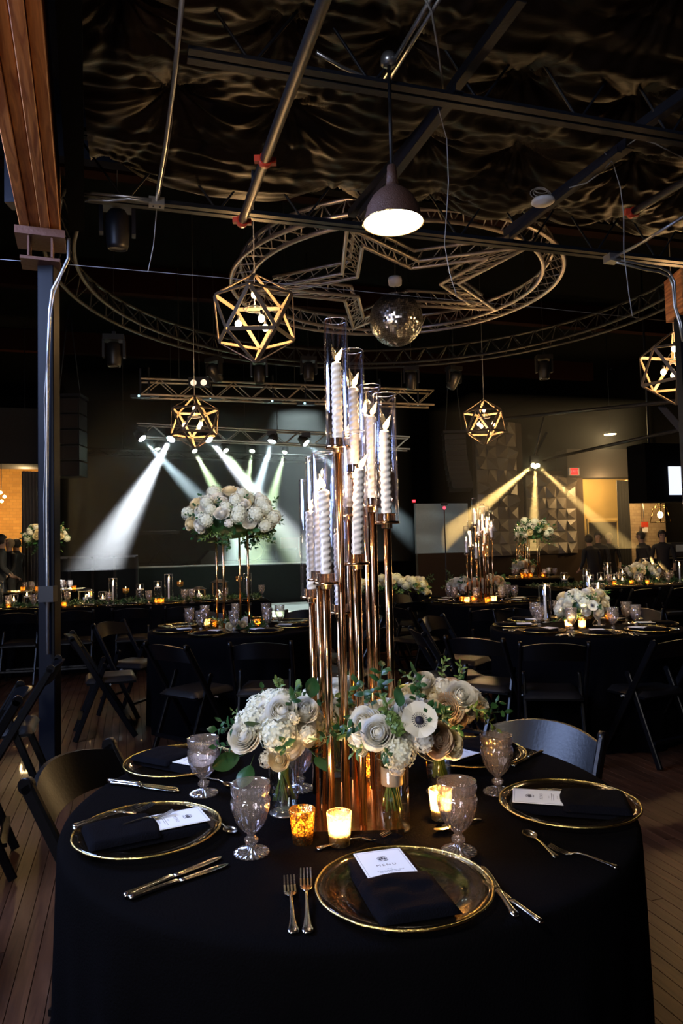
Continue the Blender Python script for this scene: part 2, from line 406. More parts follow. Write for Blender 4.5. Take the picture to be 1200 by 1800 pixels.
# ================================================================== STRUCTURE
mb = MB(); mb.box(room(0, 9, -.06), (30, 34, .1), RZ); floor = struct('floor', mb, M['rubber'], 'dark brown hardwood floor laid in narrow boards')
PW, PL = .058, 2.5
plank = MB().box((0, 0, 0), (PW - .003, PL - .004, .02)).mesh('plank', M['floorwood'])
rest = MB()
for i in range(-24, 58):
    s = i * PW
    off = ((i * 7) % 5) * .45
    for j in range(-1, 3):
        t = j * PL + off - .2
        p = room(s, t)
        if -.4 < t < 6.2 and -1.35 <= s <= 3.3:
            o = obj('plank', plank, None, floor); o.location = p + Vector((0, 0, R.uniform(-.0012, 0))) + Vector((0, 0, -.01)); o.rotation_euler = (0, 0, YAW)
for i in range(-150, 170):
    s = i * PW
    for j in range(-1, 9):
        t = j * PL + ((i * 7) % 5) * .45 - .2
        inner = (-1.35 <= s <= 3.3) and -.4 < t < 6.2
        if inner: continue
        if t < 9 or abs(s) < 12: rest.box(room(s, t, -.01), (PW - .003, PL - .004, .02), RZ)
o = obj('floorboards', rest, M['floorwood'], floor); o['kind'] = 'stuff'

def wall(name, s0, s1, t0, t1, z0, z1, m, label=None, parent=None):
    mb = MB(); mb.box(room((s0 + s1) / 2, (t0 + t1) / 2, (z0 + z1) / 2), (s1 - s0, t1 - t0, z1 - z0), RZ)
    return struct(name, mb, m, label, parent)
wall('wall_back', -14, 16, 25.2, 25.4, 0, 7, M['black_wall'], 'black wall behind the stage')
wall('wall_left', -12.2, -12, -6, 25, 0, 7, M['black_wall'])
wall('wall_right', 14.0, 14.2, -6, 25, 0, 7, M['black_wall'])
wall('wall_front', -14, 16, -6.2, -6, 0, 7, M['black_wall'])
wall('ceiling', -14, 16, 5.2, 25.2, 6.6, 6.7, M['black_wall'], 'black ceiling above the truss ring')
wall('ceiling_low', -14, 16, -6.2, 5.2, 4.5, 4.6, M['black_wall'])
wall('trim_1', -14, 16, 5.2, 5.3, 4.2, 6.7, M['black_wall'])
# dim purlins high in the hall
for i, t in enumerate((9, 13.2, 17.5)):
    wall(f'trim_{i+2}', -12, 13, t, t + .2, 6.1, 6.6, mat('rust_beam', (.015, .005, .0035), .9, spec=.03), 'dark rusty roof beam')

# ---- stage
SD = 18.0
sc0 = pd(385, 1060, SD)
s_c, t_c = st(sc0)
wall('stage', s_c - 7, s_c + 3.4, t_c, 25, 0, 1.02, M['stage_black'], 'black stage front under lit haze')
bpy.data.objects['stage'].name = 'trim_6'
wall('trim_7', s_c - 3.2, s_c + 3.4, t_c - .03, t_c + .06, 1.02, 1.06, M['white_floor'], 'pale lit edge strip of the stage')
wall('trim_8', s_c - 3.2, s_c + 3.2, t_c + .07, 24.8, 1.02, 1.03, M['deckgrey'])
p = pd(535, 1075, 15.6)
s, t = st(p)
wall('trim_9', s - 1.75, s + .75, t_c - 3.9, t_c - .2, 0.0, .03, M['white_floor'], 'white dance floor in front of the stage')

# ---- left side: soffit, cream brick room, curtain
def vwall(name, x0, x1, ytop, ybot, d0, d1, m, th=.12, label=None, kind=True, zbot=None, slope=None):
    """upright slab between two picture columns at real distances d0, d1"""
    a = pd(x0, 900, d0); b = pd(x1, 900, d1)
    zt = pd((x0 + x1) / 2, ytop, (d0 + d1) / 2).z
    zb = pd((x0 + x1) / 2, ybot, (d0 + d1) / 2).z if zbot is None else zbot
    a.z = b.z = 0
    dr = (b - a).normalized(); nrm = Vector((-dr.y, dr.x, 0))
    mb = MB(); mb.box((0, 0, 0), ((b - a).length, th, zt - zb))
    o = obj(name, mb, m); o.location = (a + b) / 2 + nrm * th / 2 + Vector((0, 0, (zt + zb) / 2)); o.rotation_euler = (0, 0, math.atan2(dr.y, dr.x))
    if kind: o['kind'] = 'structure'
    if label: o['label'] = label
    return o
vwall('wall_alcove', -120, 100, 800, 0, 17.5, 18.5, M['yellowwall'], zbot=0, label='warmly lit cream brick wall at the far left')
vwall('trim_10', -120, 100, 716, 815, 14.5, 15.2, M['soffit'], th=1.0, label='grey boxed soffit above the far left alcove')
vwall('wall_divider', 97, 100, 700, 0, 16, 19, M['black_wall'], zbot=0)
# ---- right side
vwall('wall_panel', 730, 822, 885, 972, 19.6, 20.0, M['panelgrey'], label='pale grey lit wall panel beside the stage')
vwall('trim_11', 732, 832, 972, 1075, 15.4, 15.8, M['brown'], zbot=0, label='dark brown low partition right of the stage')
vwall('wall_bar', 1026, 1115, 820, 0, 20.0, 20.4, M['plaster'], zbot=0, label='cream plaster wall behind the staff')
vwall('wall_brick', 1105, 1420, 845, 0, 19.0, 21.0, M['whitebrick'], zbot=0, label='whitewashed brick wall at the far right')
vwall('trim_12', 1000, 1420, 790, 838, 19.0, 20.5, M['soffit'], th=.6, label='dim bulkhead above the brick wall')
o = vwall('door_1', 1034, 1088, 918, 0, 19.7, 19.9, M['brown'], zbot=0, th=.06, label='dark doorway in the cream wall')
mb = MB()
for (x0, x1, y0, y1) in ((1031, 1035, 916, 1020), (1084, 1088, 916, 1020)):
    a = pd(x0, y0, 19.6); b = pd(x1, 960, 19.6); mb.box(((a.x + b.x) / 2, 19.6, a.z / 2), (abs(b.x - a.x), .08, a.z))
a = pd(1031, 914, 19.6); b = pd(1088, 918, 19.6); mb.box(((a.x + b.x) / 2, 19.6, a.z), (b.x - a.x, .08, .07))
struct('trim_13', mb, M['plaster'], 'pale frame around the dark doorway')

# ---- faceted wall panels (each tile a part)
def tile_mesh(k):
    rr = random.Random(k); mb = MB(); h = .15
    ap = Vector((rr.choice((-h * .9, h * .9, 0)), rr.choice((-h * .9, h * .9, 0)), .11))
    c = [Vector((-h, -h, 0)), Vector((h, -h, 0)), Vector((h, h, 0)), Vector((-h, h, 0))]
    b = [v + Vector((0, 0, -.03)) for v in c]
    vs = c + b + [ap]
    mb.add(vs, [(0, 1, 8), (1, 2, 8), (2, 3, 8), (3, 0, 8), (4, 5, 1, 0), (5, 6, 2, 1), (6, 7, 3, 2), (7, 4, 0, 3), (7, 6, 5, 4)])
    return mb.mesh('facet_tile', M['facet'])
tiles = [tile_mesh(i) for i in range(6)]
def facet_wall(name, x0, x1, ytop, d0, d1, label, zb=.2):
    w = vwall(name, x0, x1, ytop, 0, d0, d1, M['brown'], zbot=0, label=label)
    a = pd(x0, 900, d0); b = pd(x1, 900, d1); a.z = b.z = 0; dr = (b - a).normalized(); nrm = Vector((dr.y, -dr.x, 0))
    zt = pd((x0 + x1) / 2, ytop, (d0 + d1) / 2).z
    n = int((b - a).length / .3); nz = int((zt - zb) / .3)
    basis = Matrix((dr, Vector((0, 0, 1)), nrm)).transposed()
    inv = w.matrix_basis.inverted()
    w.rotation_euler; mw = Matrix.LocRotScale(w.location, w.rotation_euler, None).inverted()
    for i in range(n):
        for j in range(nz):
            o = obj('facet_tile', R.choice(tiles), None, w)
            p = a + dr * (.16 + i * .302) + Vector((0, 0, zb + .15 + j * .302)) + nrm * .035
            rot = basis @ Matrix.Rotation(R.choice((0, 1, 2, 3)) * PI / 2, 3, 'Z')
            o.matrix_basis = mw @ Matrix.LocRotScale(p, rot.to_quaternion(), Vector((1, 1, R.uniform(.5, 1.3))))
facet_wall('wall_facets', 838, 921, 742, 17.2, 17.8, 'wall of grey faceted pyramid tiles behind the candelabra table', zb=1.1)
facet_wall('wall_facets_far', 924, 1026, 828, 18.9, 19.4, 'wall of brown faceted pyramid tiles below the yellow beams', zb=1.1)

# ---- window_1: unseen frame added behind the camera to suit the cool fill
wn = thing('window_frame', None, None, room(-2.4, -5.9, 2.6)); wn.name = 'window_1'; wn['kind'] = 'structure'
for k in ('label', 'category'):
    if k in wn: del wn[k]
mb = MB()
for dx in (-.85, 0, .85): mb.box((dx, 0, 0), (.06, .08, 2.3))
for dz in (-1.15, 0, 1.15): mb.box((0, 0, dz), (1.76, .08, .06))
obj('window_frame', mb, M['steel'], wn); wn.rotation_euler = (0, 0, YAW)

# ================================================================== LOW CEILING: fabric, joists, beam, pipes
ties = []
for a in range(-1, 12):
    for b in range(-2, 8):
        ties.append((-.1 + a * .78 + R.uniform(-.1, .1) + (.3 if b % 2 else 0), .35 + b * .75 + R.uniform(-.08, .08)))
for px, py in ((443, 276), (507, 215), (305, 190)):
    s, t = st(pz(px, py, 3.95)); ties = [q for q in ties if math.hypot(q[0] - s, q[1] - t) > .5]; ties.append((s, t))
import numpy as np
rs_ = np.random.RandomState(4)
def wav(S, T, fs, ft, n=7):
    o = 0
    for _ in range(n):
        a, b, p = rs_.normal() * fs, ft * (.6 + .8 * rs_.rand()), rs_.rand() * 6.28
        o = o + np.sin(S * a + T * b + p + 1.2 * np.sin(S * rs_.normal() * 2 + p))
    return o / n ** .5
NS, NT = 420, 300; T1E = 4.98
US, VS = np.meshgrid(np.linspace(0, 1, NS + 1), np.linspace(0, 1, NT + 1)); SS = -.22 + US * 6.6; TT = .6 + VS * (T1E - .6)
bul = np.ones_like(SS); wr = np.zeros_like(SS); near_ = np.full_like(SS, 9.0)
for q in ties:
    dx, dy = SS - q[0], TT - q[1]; d = np.hypot(dx, dy) + 1e-6; an = np.arctan2(dy, dx); ph_ = rs_.rand(4) * 6.28; near_ = np.minimum(near_, d)
    bul *= 1 - .95 * np.exp(-(d / .30) ** 1.3)
    wr += (.020 * np.sin(9 * an + ph_[0] + np.sin(3 * an + ph_[1])) + .011 * np.sin(23 * an + ph_[2] + 1.5 * np.sin(5 * an + ph_[3]))) * np.exp(-d / .33) * np.minimum(1, d / .07)
ZZ = 4.10 - .27 * bul + wr + (.010 * wav(SS, TT, 2.5, 22) + .006 * wav(SS, TT, 5, 48) + .012 * wav(SS, TT, 1.5, 7)) * np.minimum(1, near_ / .2) + (np.maximum(0, VS - .965) * 9) ** 2 * .9
mb = MB(); P3 = np.stack([TV.x * SS + TU.x * TT, TV.y * SS + TU.y * TT, ZZ], -1).reshape(-1, 3)
idx = np.arange((NS + 1) * (NT + 1)).reshape(NT + 1, NS + 1); fq = np.stack([idx[:-1, :-1], idx[:-1, 1:], idx[1:, 1:], idx[1:, :-1]], -1).reshape(-1, 4)
mb.add(P3.tolist(), fq.tolist(), True)
tag(obj('ceiling_fabric', mb, M['fabric']), 'black gathered fabric billowing between the ceiling joists', 'fabric')
# fabric on the far left of the beam
mb = MB(); mb.grid(60, 60, lambda u, v: room(-3.2 + u * 2.2, 1.5 + v * 3.2, 0) + Vector((0, 0, 4.15 - .15 * abs(math.sin(u * 7) * math.sin(v * 6)) + .05 * noise.noise(Vector((u * 9, v * 20, 0))))))
tag(obj('ceiling_fabric', mb, M['fabric']), 'dark fabric left of the old timber beam', 'fabric')

UNIT = MB().tube([(0, 0, 0), (0, 0, 1)], 1, 8).mesh('round_bar', M['alu'])
UNITD = MB().tube([(0, 0, 0), (0, 0, 1)], 1, 6).mesh('round_bar', M['darkalu'])
UNITS = MB().tube([(0, 0, 0), (0, 0, 1)], 1, 6).mesh('round_bar', M['steel'])
def rod(name, a, b, r, parent, mesh=None):
    a = Vector(a); b = Vector(b); o = bpy.data.objects.new(name, mesh or UNIT)
    d = b - a; q = d.to_track_quat('Z', 'Y'); o.location = a; o.rotation_mode = 'QUATERNION'; o.rotation_quaternion = q; o.scale = (r, r, d.length)
    link(o, parent); return o

def joist(t, s0, s1, z, label):
    base = room(s0, t, z); j = thing('bar_joist', label, 'joist', base, YAW, 'steel joists of the low ceiling')
    L_ = s1 - s0
    for nm, zz in (('bottom_chord', 0), ('top_chord', .42)):
        mb = MB()
        for sy in (-.032, .032):
            mb.box((L_ / 2, sy, zz), (L_, .045, .006)); mb.box((L_ / 2, sy * .38, zz + .022), (L_, .006, .044))
        obj(nm, mb, M['steel'], j)
    n = int(L_ / .3)
    for i in range(n):
        rod('web_bar', (i * .3, 0, .01 if i % 2 else .42), ((i + 1) * .3, 0, .42 if i % 2 else .01), .008, j, UNITS)
    return j
s1_, t1_ = st(pz(330, 98, 3.70)); s2_, t2_ = st(pz(135, 347, 3.70))
joist(t1_, s1_, 6.5, 3.70, 'dark steel bar joist nearest the camera, behind the pendant lamp stem')
joist(t2_, s2_, 6.0, 3.70, 'dark steel bar joist passing below the pendant shade')

# timber beam and post
A = pz(72, 412, 3.52); B = pz(6, -40, 3.52); ax = (B - A); ax.z = 0; ax.normalize(); B = A + ax * 4.2
side = Vector((-ax.y, ax.x, 0))
if side.x < 0: side = -side
beam = thing('timber_beam', 'old reddish timber beam of four boards at upper left', 'beam', A, math.atan2(ax.y, ax.x) - PI / 2)
for k in range(4):
    c = (k - 1.5) * .062
    zz = (0, .008, -.004, .006)[k]
    mb = MB(); mb.bar(A + side * c + Vector((0, 0, .20 + zz)), B + side * c + Vector((0, 0, .20 + zz)), .40, .058, ch=.004)
    obj('board', mb, M['beamwood'], beam, world=True)
# black steel side plate to the right, and cladding
mb = MB(); mb.bar(A + side * .22 + Vector((0, 0, .36)), B + side * .22 + Vector((0, 0, .36)), .62, .10)
o = obj('beam_cladding', mb, M['black_wall'], beam, world=True); o['label'] = 'black cladding along the right side'
mb = MB(); mb.box(A + Vector((0, 0, -.035)) , (.30, .26, .05), Matrix.Rotation(math.atan2(side.y, side.x), 3, 'Z')); 
for s_ in (-.07, .07):
    mb.box(A + side * s_ + Vector((0, 0, -.12)), (.012, .22, .14), Matrix.Rotation(math.atan2(side.y, side.x), 3, 'Z'))
mb.box(A + Vector((0, 0, -.20)), (.24, .2, .02), Matrix.Rotation(math.atan2(side.y, side.x), 3, 'Z'))
o = obj('saddle_bracket', mb, mat('rusty_steel', (.16, .08, .06), .6, .3, bump=.3), beam, world=True)
mb = MB(); mb.box(pd(35, 300, A.y + .2), (.16, .12, .5)); o = obj('hanging_plate', mb, M['steel'], beam, world=True)

PD = A.y + .05
pt = pd(85, 450, PD); post = thing('steel_post', 'dark square steel post with conduit at left, under the timber beam', 'post', (pt.x, PD, 0))
mb = MB(); mb.bar((pt.x, PD, 0), (pt.x, PD, A.z - .2), .105, .105, side=(1, 0, 0), ch=.004)
obj('shaft', mb, mat('black_post_paint', (.004, .005, .009), .45, spec=.14), post, world=True)
cp = [pd(121, 420, PD - .08), pd(120, 455, PD - .08), pd(108, 480, PD - .08), pd(92, 510, PD - .08), pd(87, 550, PD - .08), pd(84, 640, PD - .08), pd(83, 720, PD - .08), pd(82, 900, PD - .08), pd(83, 1000, PD - .08), pd(84, 1150, PD - .08)]
mb = MB(); mb.tube(cp, .011, 8); o = obj('conduit', mb, M['conduit'], post, world=True)
mb = MB(); mb.tube([pd(112, 475, PD - .09), pd(96, 515, PD - .1), pd(88, 560, PD - .1), pd(78, 700, PD - .1), pd(80, 780, PD - .1), pd(77, 880, PD - .1), pd(78, 980, PD - .1)], .004, 6); obj('cable', mb, M['wire'], post, world=True)
a = pd(84, 1044, PD - .09); mb = MB(); mb.box(a, (.095, .07, .10)); obj('outlet_box', mb, M['plastic'], post, world=True)

def run(name, label, cat, pts, r, m, n=8, extra=None):
    t_ = thing(name, label, cat, pts[0])
    mb = MB(); mb.tube(pts, r, n); obj('tube' if r > .008 else 'strand', mb, m, t_, world=True)
    return t_
def simple(name, label, cat, pts, r, m, n=6, group=None):
    mb = MB(); c = Vector(pts[0]); mb.tube([Vector(p) - c for p in pts], r, n)
    o = obj(name, mb, m); o.location = c; return tag(o, label, cat, group)
# big sprinkler pipe
a = pz(425, 390, 3.52); b = pz(573, -10, 3.52); dr = (b - a).normalized()
t_ = thing('sprinkler_pipe', 'thick dark sprinkler pipe with red couplings, above the big lantern', 'pipe', a)
mb = MB(); mb.tube([a, a + dr * 4.5], .028, 16); obj('tube', mb, M['pipe'], t_, world=True)
def coupling(p, d, r, par):
    mb = MB(); mb.tube([p - d * .02, p + d * .02], r * 1.35, 14)
    x = d.cross(Vector((0, 0, 1))).normalized()
    for s_ in (-1, 1): mb.box(p + x * s_ * r * 1.6, (.03, .03, .035))
    o = obj('coupling', mb, M['red'], par, world=True); o['label'] = 'red pipe coupling'
coupling(a + dr * .01, dr, .028, t_); coupling(pz(466, 282, 3.52), dr, .028, t_)
mb = MB(); q = pz(445, 300, 3.62); mb.tube([q, q + Vector((0, 0, -.08))], .012, 8); mb.tube([q + Vector((0, 0, -.08)), q + Vector((0, 0, -.10))], .02, 8); obj('sprinkler_head', mb, M['steel'], t_, world=True)
mb = MB(); mb.tube([a + Vector((0, 0, 0)), pz(438, 395, 3.3), ], .003, 5)
# second pipe at right
a = pz(1110, 374, 3.6); b = pz(1215, 312, 3.6); dr = (b - a).normalized()
t_ = thing('sprinkler_pipe', 'dark sprinkler pipe ending in a red coupling at upper right', 'pipe', a)
mb = MB(); mb.tube([a, a + dr * 4], .024, 12); obj('tube', mb, M['pipe'], t_, world=True); coupling(a, dr, .024, t_)
# conduits
q = pz(275, 356, 3.62)
t_ = thing('junction_box', 'grey junction box at the lower end of the long thin conduit', 'electrical box', q)
mb = MB(); mb.box(q, (.095, .06, .05), RZ); obj('housing', mb, M['conduit'], t_, world=True)
for sx in (-.02, .02):
    mb = MB(); mb.tube([q + TV * sx + Vector((0, 0, -.025)), q + TV * sx + Vector((0, 0, -.03))], .006, 8); obj('screw', mb, M['steel'], t_, world=True)
simple('electrical_conduit', 'thin galvanised conduit running from the grey junction box towards the camera', 'conduit', [q, pz(278, 330, 3.64), pz(290, 260, 3.64), pz(305, 150, 3.64), pz(322, -20, 3.64)], .011, M['conduit'], 8)
simple('electrical_conduit', 'upper galvanised conduit between the timber beam and the grey junction box', 'conduit', [pz(134, 345, 3.66), pz(145, 338, 3.66), pz(220, 345, 3.64), pz(266, 351, 3.62)], .009, M['conduit'], 8)
simple('electrical_conduit', 'lower galvanised conduit between the timber beam and the grey junction box', 'conduit', [pz(134, 347, 3.62), pz(190, 353, 3.62), pz(210, 351, 3.62), pz(225, 349, 3.62), pz(266, 354, 3.61)], .009, M['conduit'], 8)
q = pz(1075, 455, 3.64)
t_ = thing('junction_box', 'grey junction box left of the bent twin conduits', 'electrical box', q)
mb = MB(); mb.box(q, (.10, .08, .06), RZ); obj('housing', mb, M['conduit'], t_, world=True)
simple('electrical_conduit', 'single galvanised conduit running right from the box at upper right', 'conduit', [q, pz(1130, 425, 3.64), pz(1215, 372, 3.64)], .012, M['conduit'], 8)
D2 = q.y
for k, dy, nm in ((0, 0, 'upper'), (1, 8, 'lower')):
    simple('electrical_conduit', f'{nm} of the twin conduits bending down the right hand post', 'conduit', [pd(1082, 456 + dy * .6, D2), pd(1130, 465 + dy, D2 + .1), pd(1160, 470 + dy, D2 + .15), pd(1176, 478 + dy, D2 + .2), pd(1185 - k * 3, 495 + dy, D2 + .2), pd(1187 - k * 2, 540, D2 + .2), pd(1197 - k * 3, 568, D2 + .2), pd(1200, 600, D2 + .2)], .010, M['conduit'], 8)
q = pd(1206, 700, D2 + .35)
post2 = thing('steel_post', 'dark steel post at the right picture edge beside a lantern', 'post', (q.x, q.y, 0))
mb = MB(); mb.bar((q.x, q.y, 0), (q.x, q.y, 3.3), .10, .10, side=(1, 0, 0)); obj('shaft', mb, mat('black_post_paint', (.004, .005, .009), .45, spec=.14), post2, world=True)
mb = MB(); mb.box((q.x + .05, q.y, 3.45), (.24, .3, .36)); o = obj('timber_block', mb, M['beamwood'], post2, world=True)

# angle-iron bridging bars
def angle(a, b, label, w=.05):
    a = Vector(a); b = Vector(b); d = (b - a); L_ = d.length; base = a
    mb = MB(); mb.bar((0, 0, 0), d, w, .006, side=(0, 0, 1)); x = d.cross(Vector((0, 0, 1))).normalized()
    mb.bar(x * w / 2 - Vector((0, 0, w / 2)), d + x * w / 2 - Vector((0, 0, w / 2)), .006, w, side=(0, 0, 1))
    o = obj('angle_iron', mb, M['steel']); o.location = base; return tag(o, label, 'angle iron')
angle(pz(908, -10, 3.83), pz(785, 160, 3.83), 'dark angle iron from the top edge to the nearest joist')
angle(pz(768, 190, 3.80), pz(612, 375, 3.80), 'left of two dark angle irons behind the pendant stem')
angle(pz(800, 150, 3.74), pz(630, 378, 3.74), 'right of two dark angle irons behind the pendant stem')
angle(pz(1215, 152, 3.83), pz(1118, 222, 3.83), 'dark angle iron at upper right above the long joist', .055)
angle(pz(1100, 250, 3.80), pz(885, 410, 3.80), 'dark angle iron beside the white ceiling disc', .06)
angle(pz(1085, 262, 3.72), pz(895, 415, 3.72), 'thin dark angle iron under the one beside the ceiling disc', .03)
for dx, nm in ((-5, 'left'), (5, 'right')):
    simple('electrical_conduit', f'{nm} of the twin conduits above the pendant lamp', 'conduit', [pz(681 + dx, 136, 3.80), pz(772 + dx * 1.6, -15, 3.80)], .011, M['conduit'], 8)
simple('electrical_conduit', 'short bent conduit joining the pendant lamp box from the left', 'conduit', [pz(556, 92, 3.82), pz(600, 118, 3.80), pz(640, 135, 3.80), pz(672, 140, 3.79)], .009, M['conduit'], 8)
# loose wires
simple('loose_cable', 'twisted cable hanging to the nearest joist right of the pendant lamp', 'cable', [pz(745, -5, 3.8), pz(758, 20, 3.76), pz(768, 75, 3.72), pz(775, 125, 3.74), pz(780, 160, 3.76)], .005, M['wire'])
simple('loose_cable', 'thin wire hanging from the joist in front of the star truss', 'cable', [pd(770, 190, 3.6), pd(785, 245, 3.6), pd(788, 320, 3.6), pd(785, 370, 3.6), pd(781, 430, 3.6), pd(790, 480, 3.6), pd(803, 522, 3.6)], .0022, M['wire'])
simple('loose_cable', 'wire hanging in an arc right of the white ceiling disc', 'cable', [pd(1000, 330, 4.4), pd(1030, 322, 4.4), pd(1060, 300, 4.35), pd(1080, 275, 4.3), pd(1098, 258, 4.25), pd(1120, 243, 4.2), pd(1150, 252, 4.2), pd(1205, 280, 4.2)], .004, M['wire'])
simple('loose_cable', 'long wire hanging straight down at upper right', 'cable', [pd(1062, 268, 4.3), pd(1077, 287, 4.3), pd(1090, 330, 4.3), pd(1096, 380, 4.3), pd(1096, 440, 4.3), pd(1104, 510, 4.3), pd(1111, 556, 4.3)], .003, M['wire'])
simple('loose_cable', 'white wire tied along the thin conduit at upper left', 'cable', [pd(292, 130, 4.0), pd(300, 165, 4.05), pd(303, 210, 4.1), pd(294, 270, 4.3), pd(283, 330, 4.5), pd(275, 370, 4.5), pd(270, 430, 4.5), pd(260, 478, 4.5)], .0028, M['wire'])
wl = [pd(-10, 455, 4.55)] ; wl += [pd(x, y, d) for x, y, d in ((130, 466, 4.6), (260, 477, 4.65), (400, 489, 4.75), (560, 505, 4.9), (760, 524, 5.15), (950, 541, 5.5), (1190, 566, 5.95))]
simple('guy_wire', 'thin wire stretched across the hall in front of the lanterns', 'wire', wl, .002, M['wire'])
# ceiling disc
q = pz(954, 355, 3.62)
t_ = thing('ceiling_disc', 'white round access point hung under an angle iron', 'ceiling device', q)
mb = MB(); mb.lathe([(.001, -.018), (.03, -.018), (.032, -.016), (.06, -.012), (.076, 0), (.07, .014), (.001, .02)], 28, q); obj('housing', mb, M['whiteplastic'], t_, world=True)
mb = MB()
for k in range(4):
    rr = .035 + .006 * k; cc = q + Vector((.0, 0, .075)) + Vector((R.uniform(-.01, .01), R.uniform(-.02, .02), R.uniform(-.01, .01)))
    mb.tube([cc + Vector((math.cos(a * PI / 8) * rr * 1.2, math.sin(a * PI / 8) * .03 + k * .01, math.sin(a * PI / 8) * rr)) for a in range(16)], .0025, 5, closed=True)
obj('cable_coil', mb, M['wire'], t_, world=True)

# ================================================================== PENDANT LAMP
q = pz(691, 392, 2.98); top = Vector((q.x, q.y, 3.80))
pl = thing('pendant_lamp', 'brown enamel dome pendant lamp with bright white mouth, on a stem', 'pendant lamp', top)
mb = MB(); mb.tube([top, q + Vector((0, 0, .26))], .009, 10); obj('stem', mb, M['pipe'], pl, world=True)
mb = MB(); mb.lathe([(.001, .03), (.03, .03), (.04, .01), (.04, -.02), (.02, -.03), (.001, -.03)], 20, top); obj('canopy', mb, M['conduit'], pl, world=True)
mb = MB(); mb.tube([q + Vector((0, 0, .285)), q + Vector((0, 0, .18))], [.022, .031], 16); obj('socket', mb, M['enamel'], pl, world=True)
RS = .148
mb = MB(); mb.lathe([(RS, 0), (RS - .004, .012), (RS - .012, .035), (.125, .08), (.10, .125), (.07, .155), (.035, .178), (.03, .19)], 40, q); obj('shade', mb, M['enamel'], pl, world=True)
mb = MB(); mb.lathe([(RS - .002, .001), (RS - .008, .012), (RS - .016, .035), (.120, .078), (.095, .12), (.065, .148), (.03, .165)], 40, q); o = obj('shade_lining', mb, mat('white_enamel', (.9, .86, .8), .3), pl, world=True); o['label'] = 'white enamel lining'
mb = MB(); mb.tube([q + Vector((RS * math.cos(a * PI / 20), RS * math.sin(a * PI / 20), 0)) for a in range(40)], .003, 6, closed=True); obj('rim', mb, M['brass'], pl, world=True)
mb = MB(); mb.lathe([(.001, -.006), (.05, -.004), (.09, .002), (.118, .014), (.128, .028), (.11, .07), (.06, .11), (.02, .15)], 32, q); o = obj('bulb', mb, M['shade_glow'], pl, world=True); o['label'] = 'glowing white globe filling the shade mouth'
light('SPOT', 'pendant_light', q + Vector((0, 0, -.03)), 22, (1, .76, .5), spot_size=2.4, spot_blend=.8, shadow_soft_size=.1)

# ================================================================== TRUSS RINGS, STAR, DISCO BALL
def truss_path(root, pts, closed, w, h, rc, rb, seg, mesh, ztop=True):
    """triangular truss: two chords on one level, one above between them"""
    n = len(pts)
    L3 = [[], [], []]
    for i, p in enumerate(pts):
        if closed: d = pts[(i + 1) % n] - pts[i - 1]
        else: d = pts[min(i + 1, n - 1)] - pts[max(i - 1, 0)]
        d.normalize(); x = Vector((d.y, -d.x, 0)).normalized()
        L3[0].append(p + x * w / 2); L3[1].append(p - x * w / 2); L3[2].append(p + Vector((0, 0, h)))
    return L3
RC = Vector((pz(703, 0, 1.5).x * 0 + .74, 8.85, 4.70)); RR = 1.93
ring = thing('ring_truss', 'round aluminium truss ring hung around the star truss', 'truss', RC)
N_ = 96
cc_ = [RC + Vector((math.cos(2 * PI * i / N_) * RR, math.sin(2 * PI * i / N_) * RR, 0)) for i in range(N_)]
L3 = truss_path(ring, cc_, True, .24, .22, 0, 0, 0, None)
for l in L3:
    mb = MB(); mb.tube(l, .025, 10, closed=True); obj('chord', mb, M['alu'], ring, world=True)
for o in CH[ring.name]: o['label'] = 'curved aluminium chord'
inv = ring.matrix_basis.inverted()
for i in range(0, N_, 2):
    j = (i + 2) % N_
    for a, b in ((L3[0][i], L3[2][(i + 1) % N_]), (L3[2][(i + 1) % N_], L3[0][j]), (L3[1][i], L3[2][(i + 1) % N_]), (L3[2][(i + 1) % N_], L3[1][j]), (L3[0][i], L3[1][(i + 1) % N_])):
        rod('brace', inv @ a, inv @ b, .007, ring)
star = thing('star_truss', 'five-pointed aluminium star truss inside the round ring', 'truss', RC)
inv = star.matrix_basis.inverted()
ro, ri = RR - .14, .80
def starpts(off, z):
    out = []
    for k in range(10):
        a = math.radians(34) + k * PI / 5; r_ = (ro if k % 2 == 0 else ri)
        r_ = r_ - off * (2.62 if k % 2 == 0 else 1.17)
        out.append(RC + Vector((math.cos(a) * r_, math.sin(a) * r_, z)))
    return out
SA, SB, SCc = starpts(0, 0), starpts(.19, 0), starpts(.095, .17)
for P3 in (SA, SB, SCc):
    for k in range(10):
        rod('chord', inv @ P3[k], inv @ P3[(k + 1) % 10], .024, star)
for k in range(10):
    a0, a1 = SA[k], SA[(k + 1) % 10]; b0, b1 = SB[k], SB[(k + 1) % 10]; c0, c1 = SCc[k], SCc[(k + 1) % 10]
    for q_ in range(5):
        f0 = q_ / 5; f1 = (q_ + .5) / 5; f2 = (q_ + 1) / 5
        rod('brace', inv @ a0.lerp(a1, f0), inv @ c0.lerp(c1, f1), .006, star); rod('brace', inv @ b0.lerp(b1, f0), inv @ c0.lerp(c1, f1), .006, star)
        rod('brace', inv @ a0.lerp(a1, f0), inv @ b0.lerp(b1, f1), .006, star); rod('brace', inv @ b0.lerp(b1, f1), inv @ a0.lerp(a1, f2), .006, star)
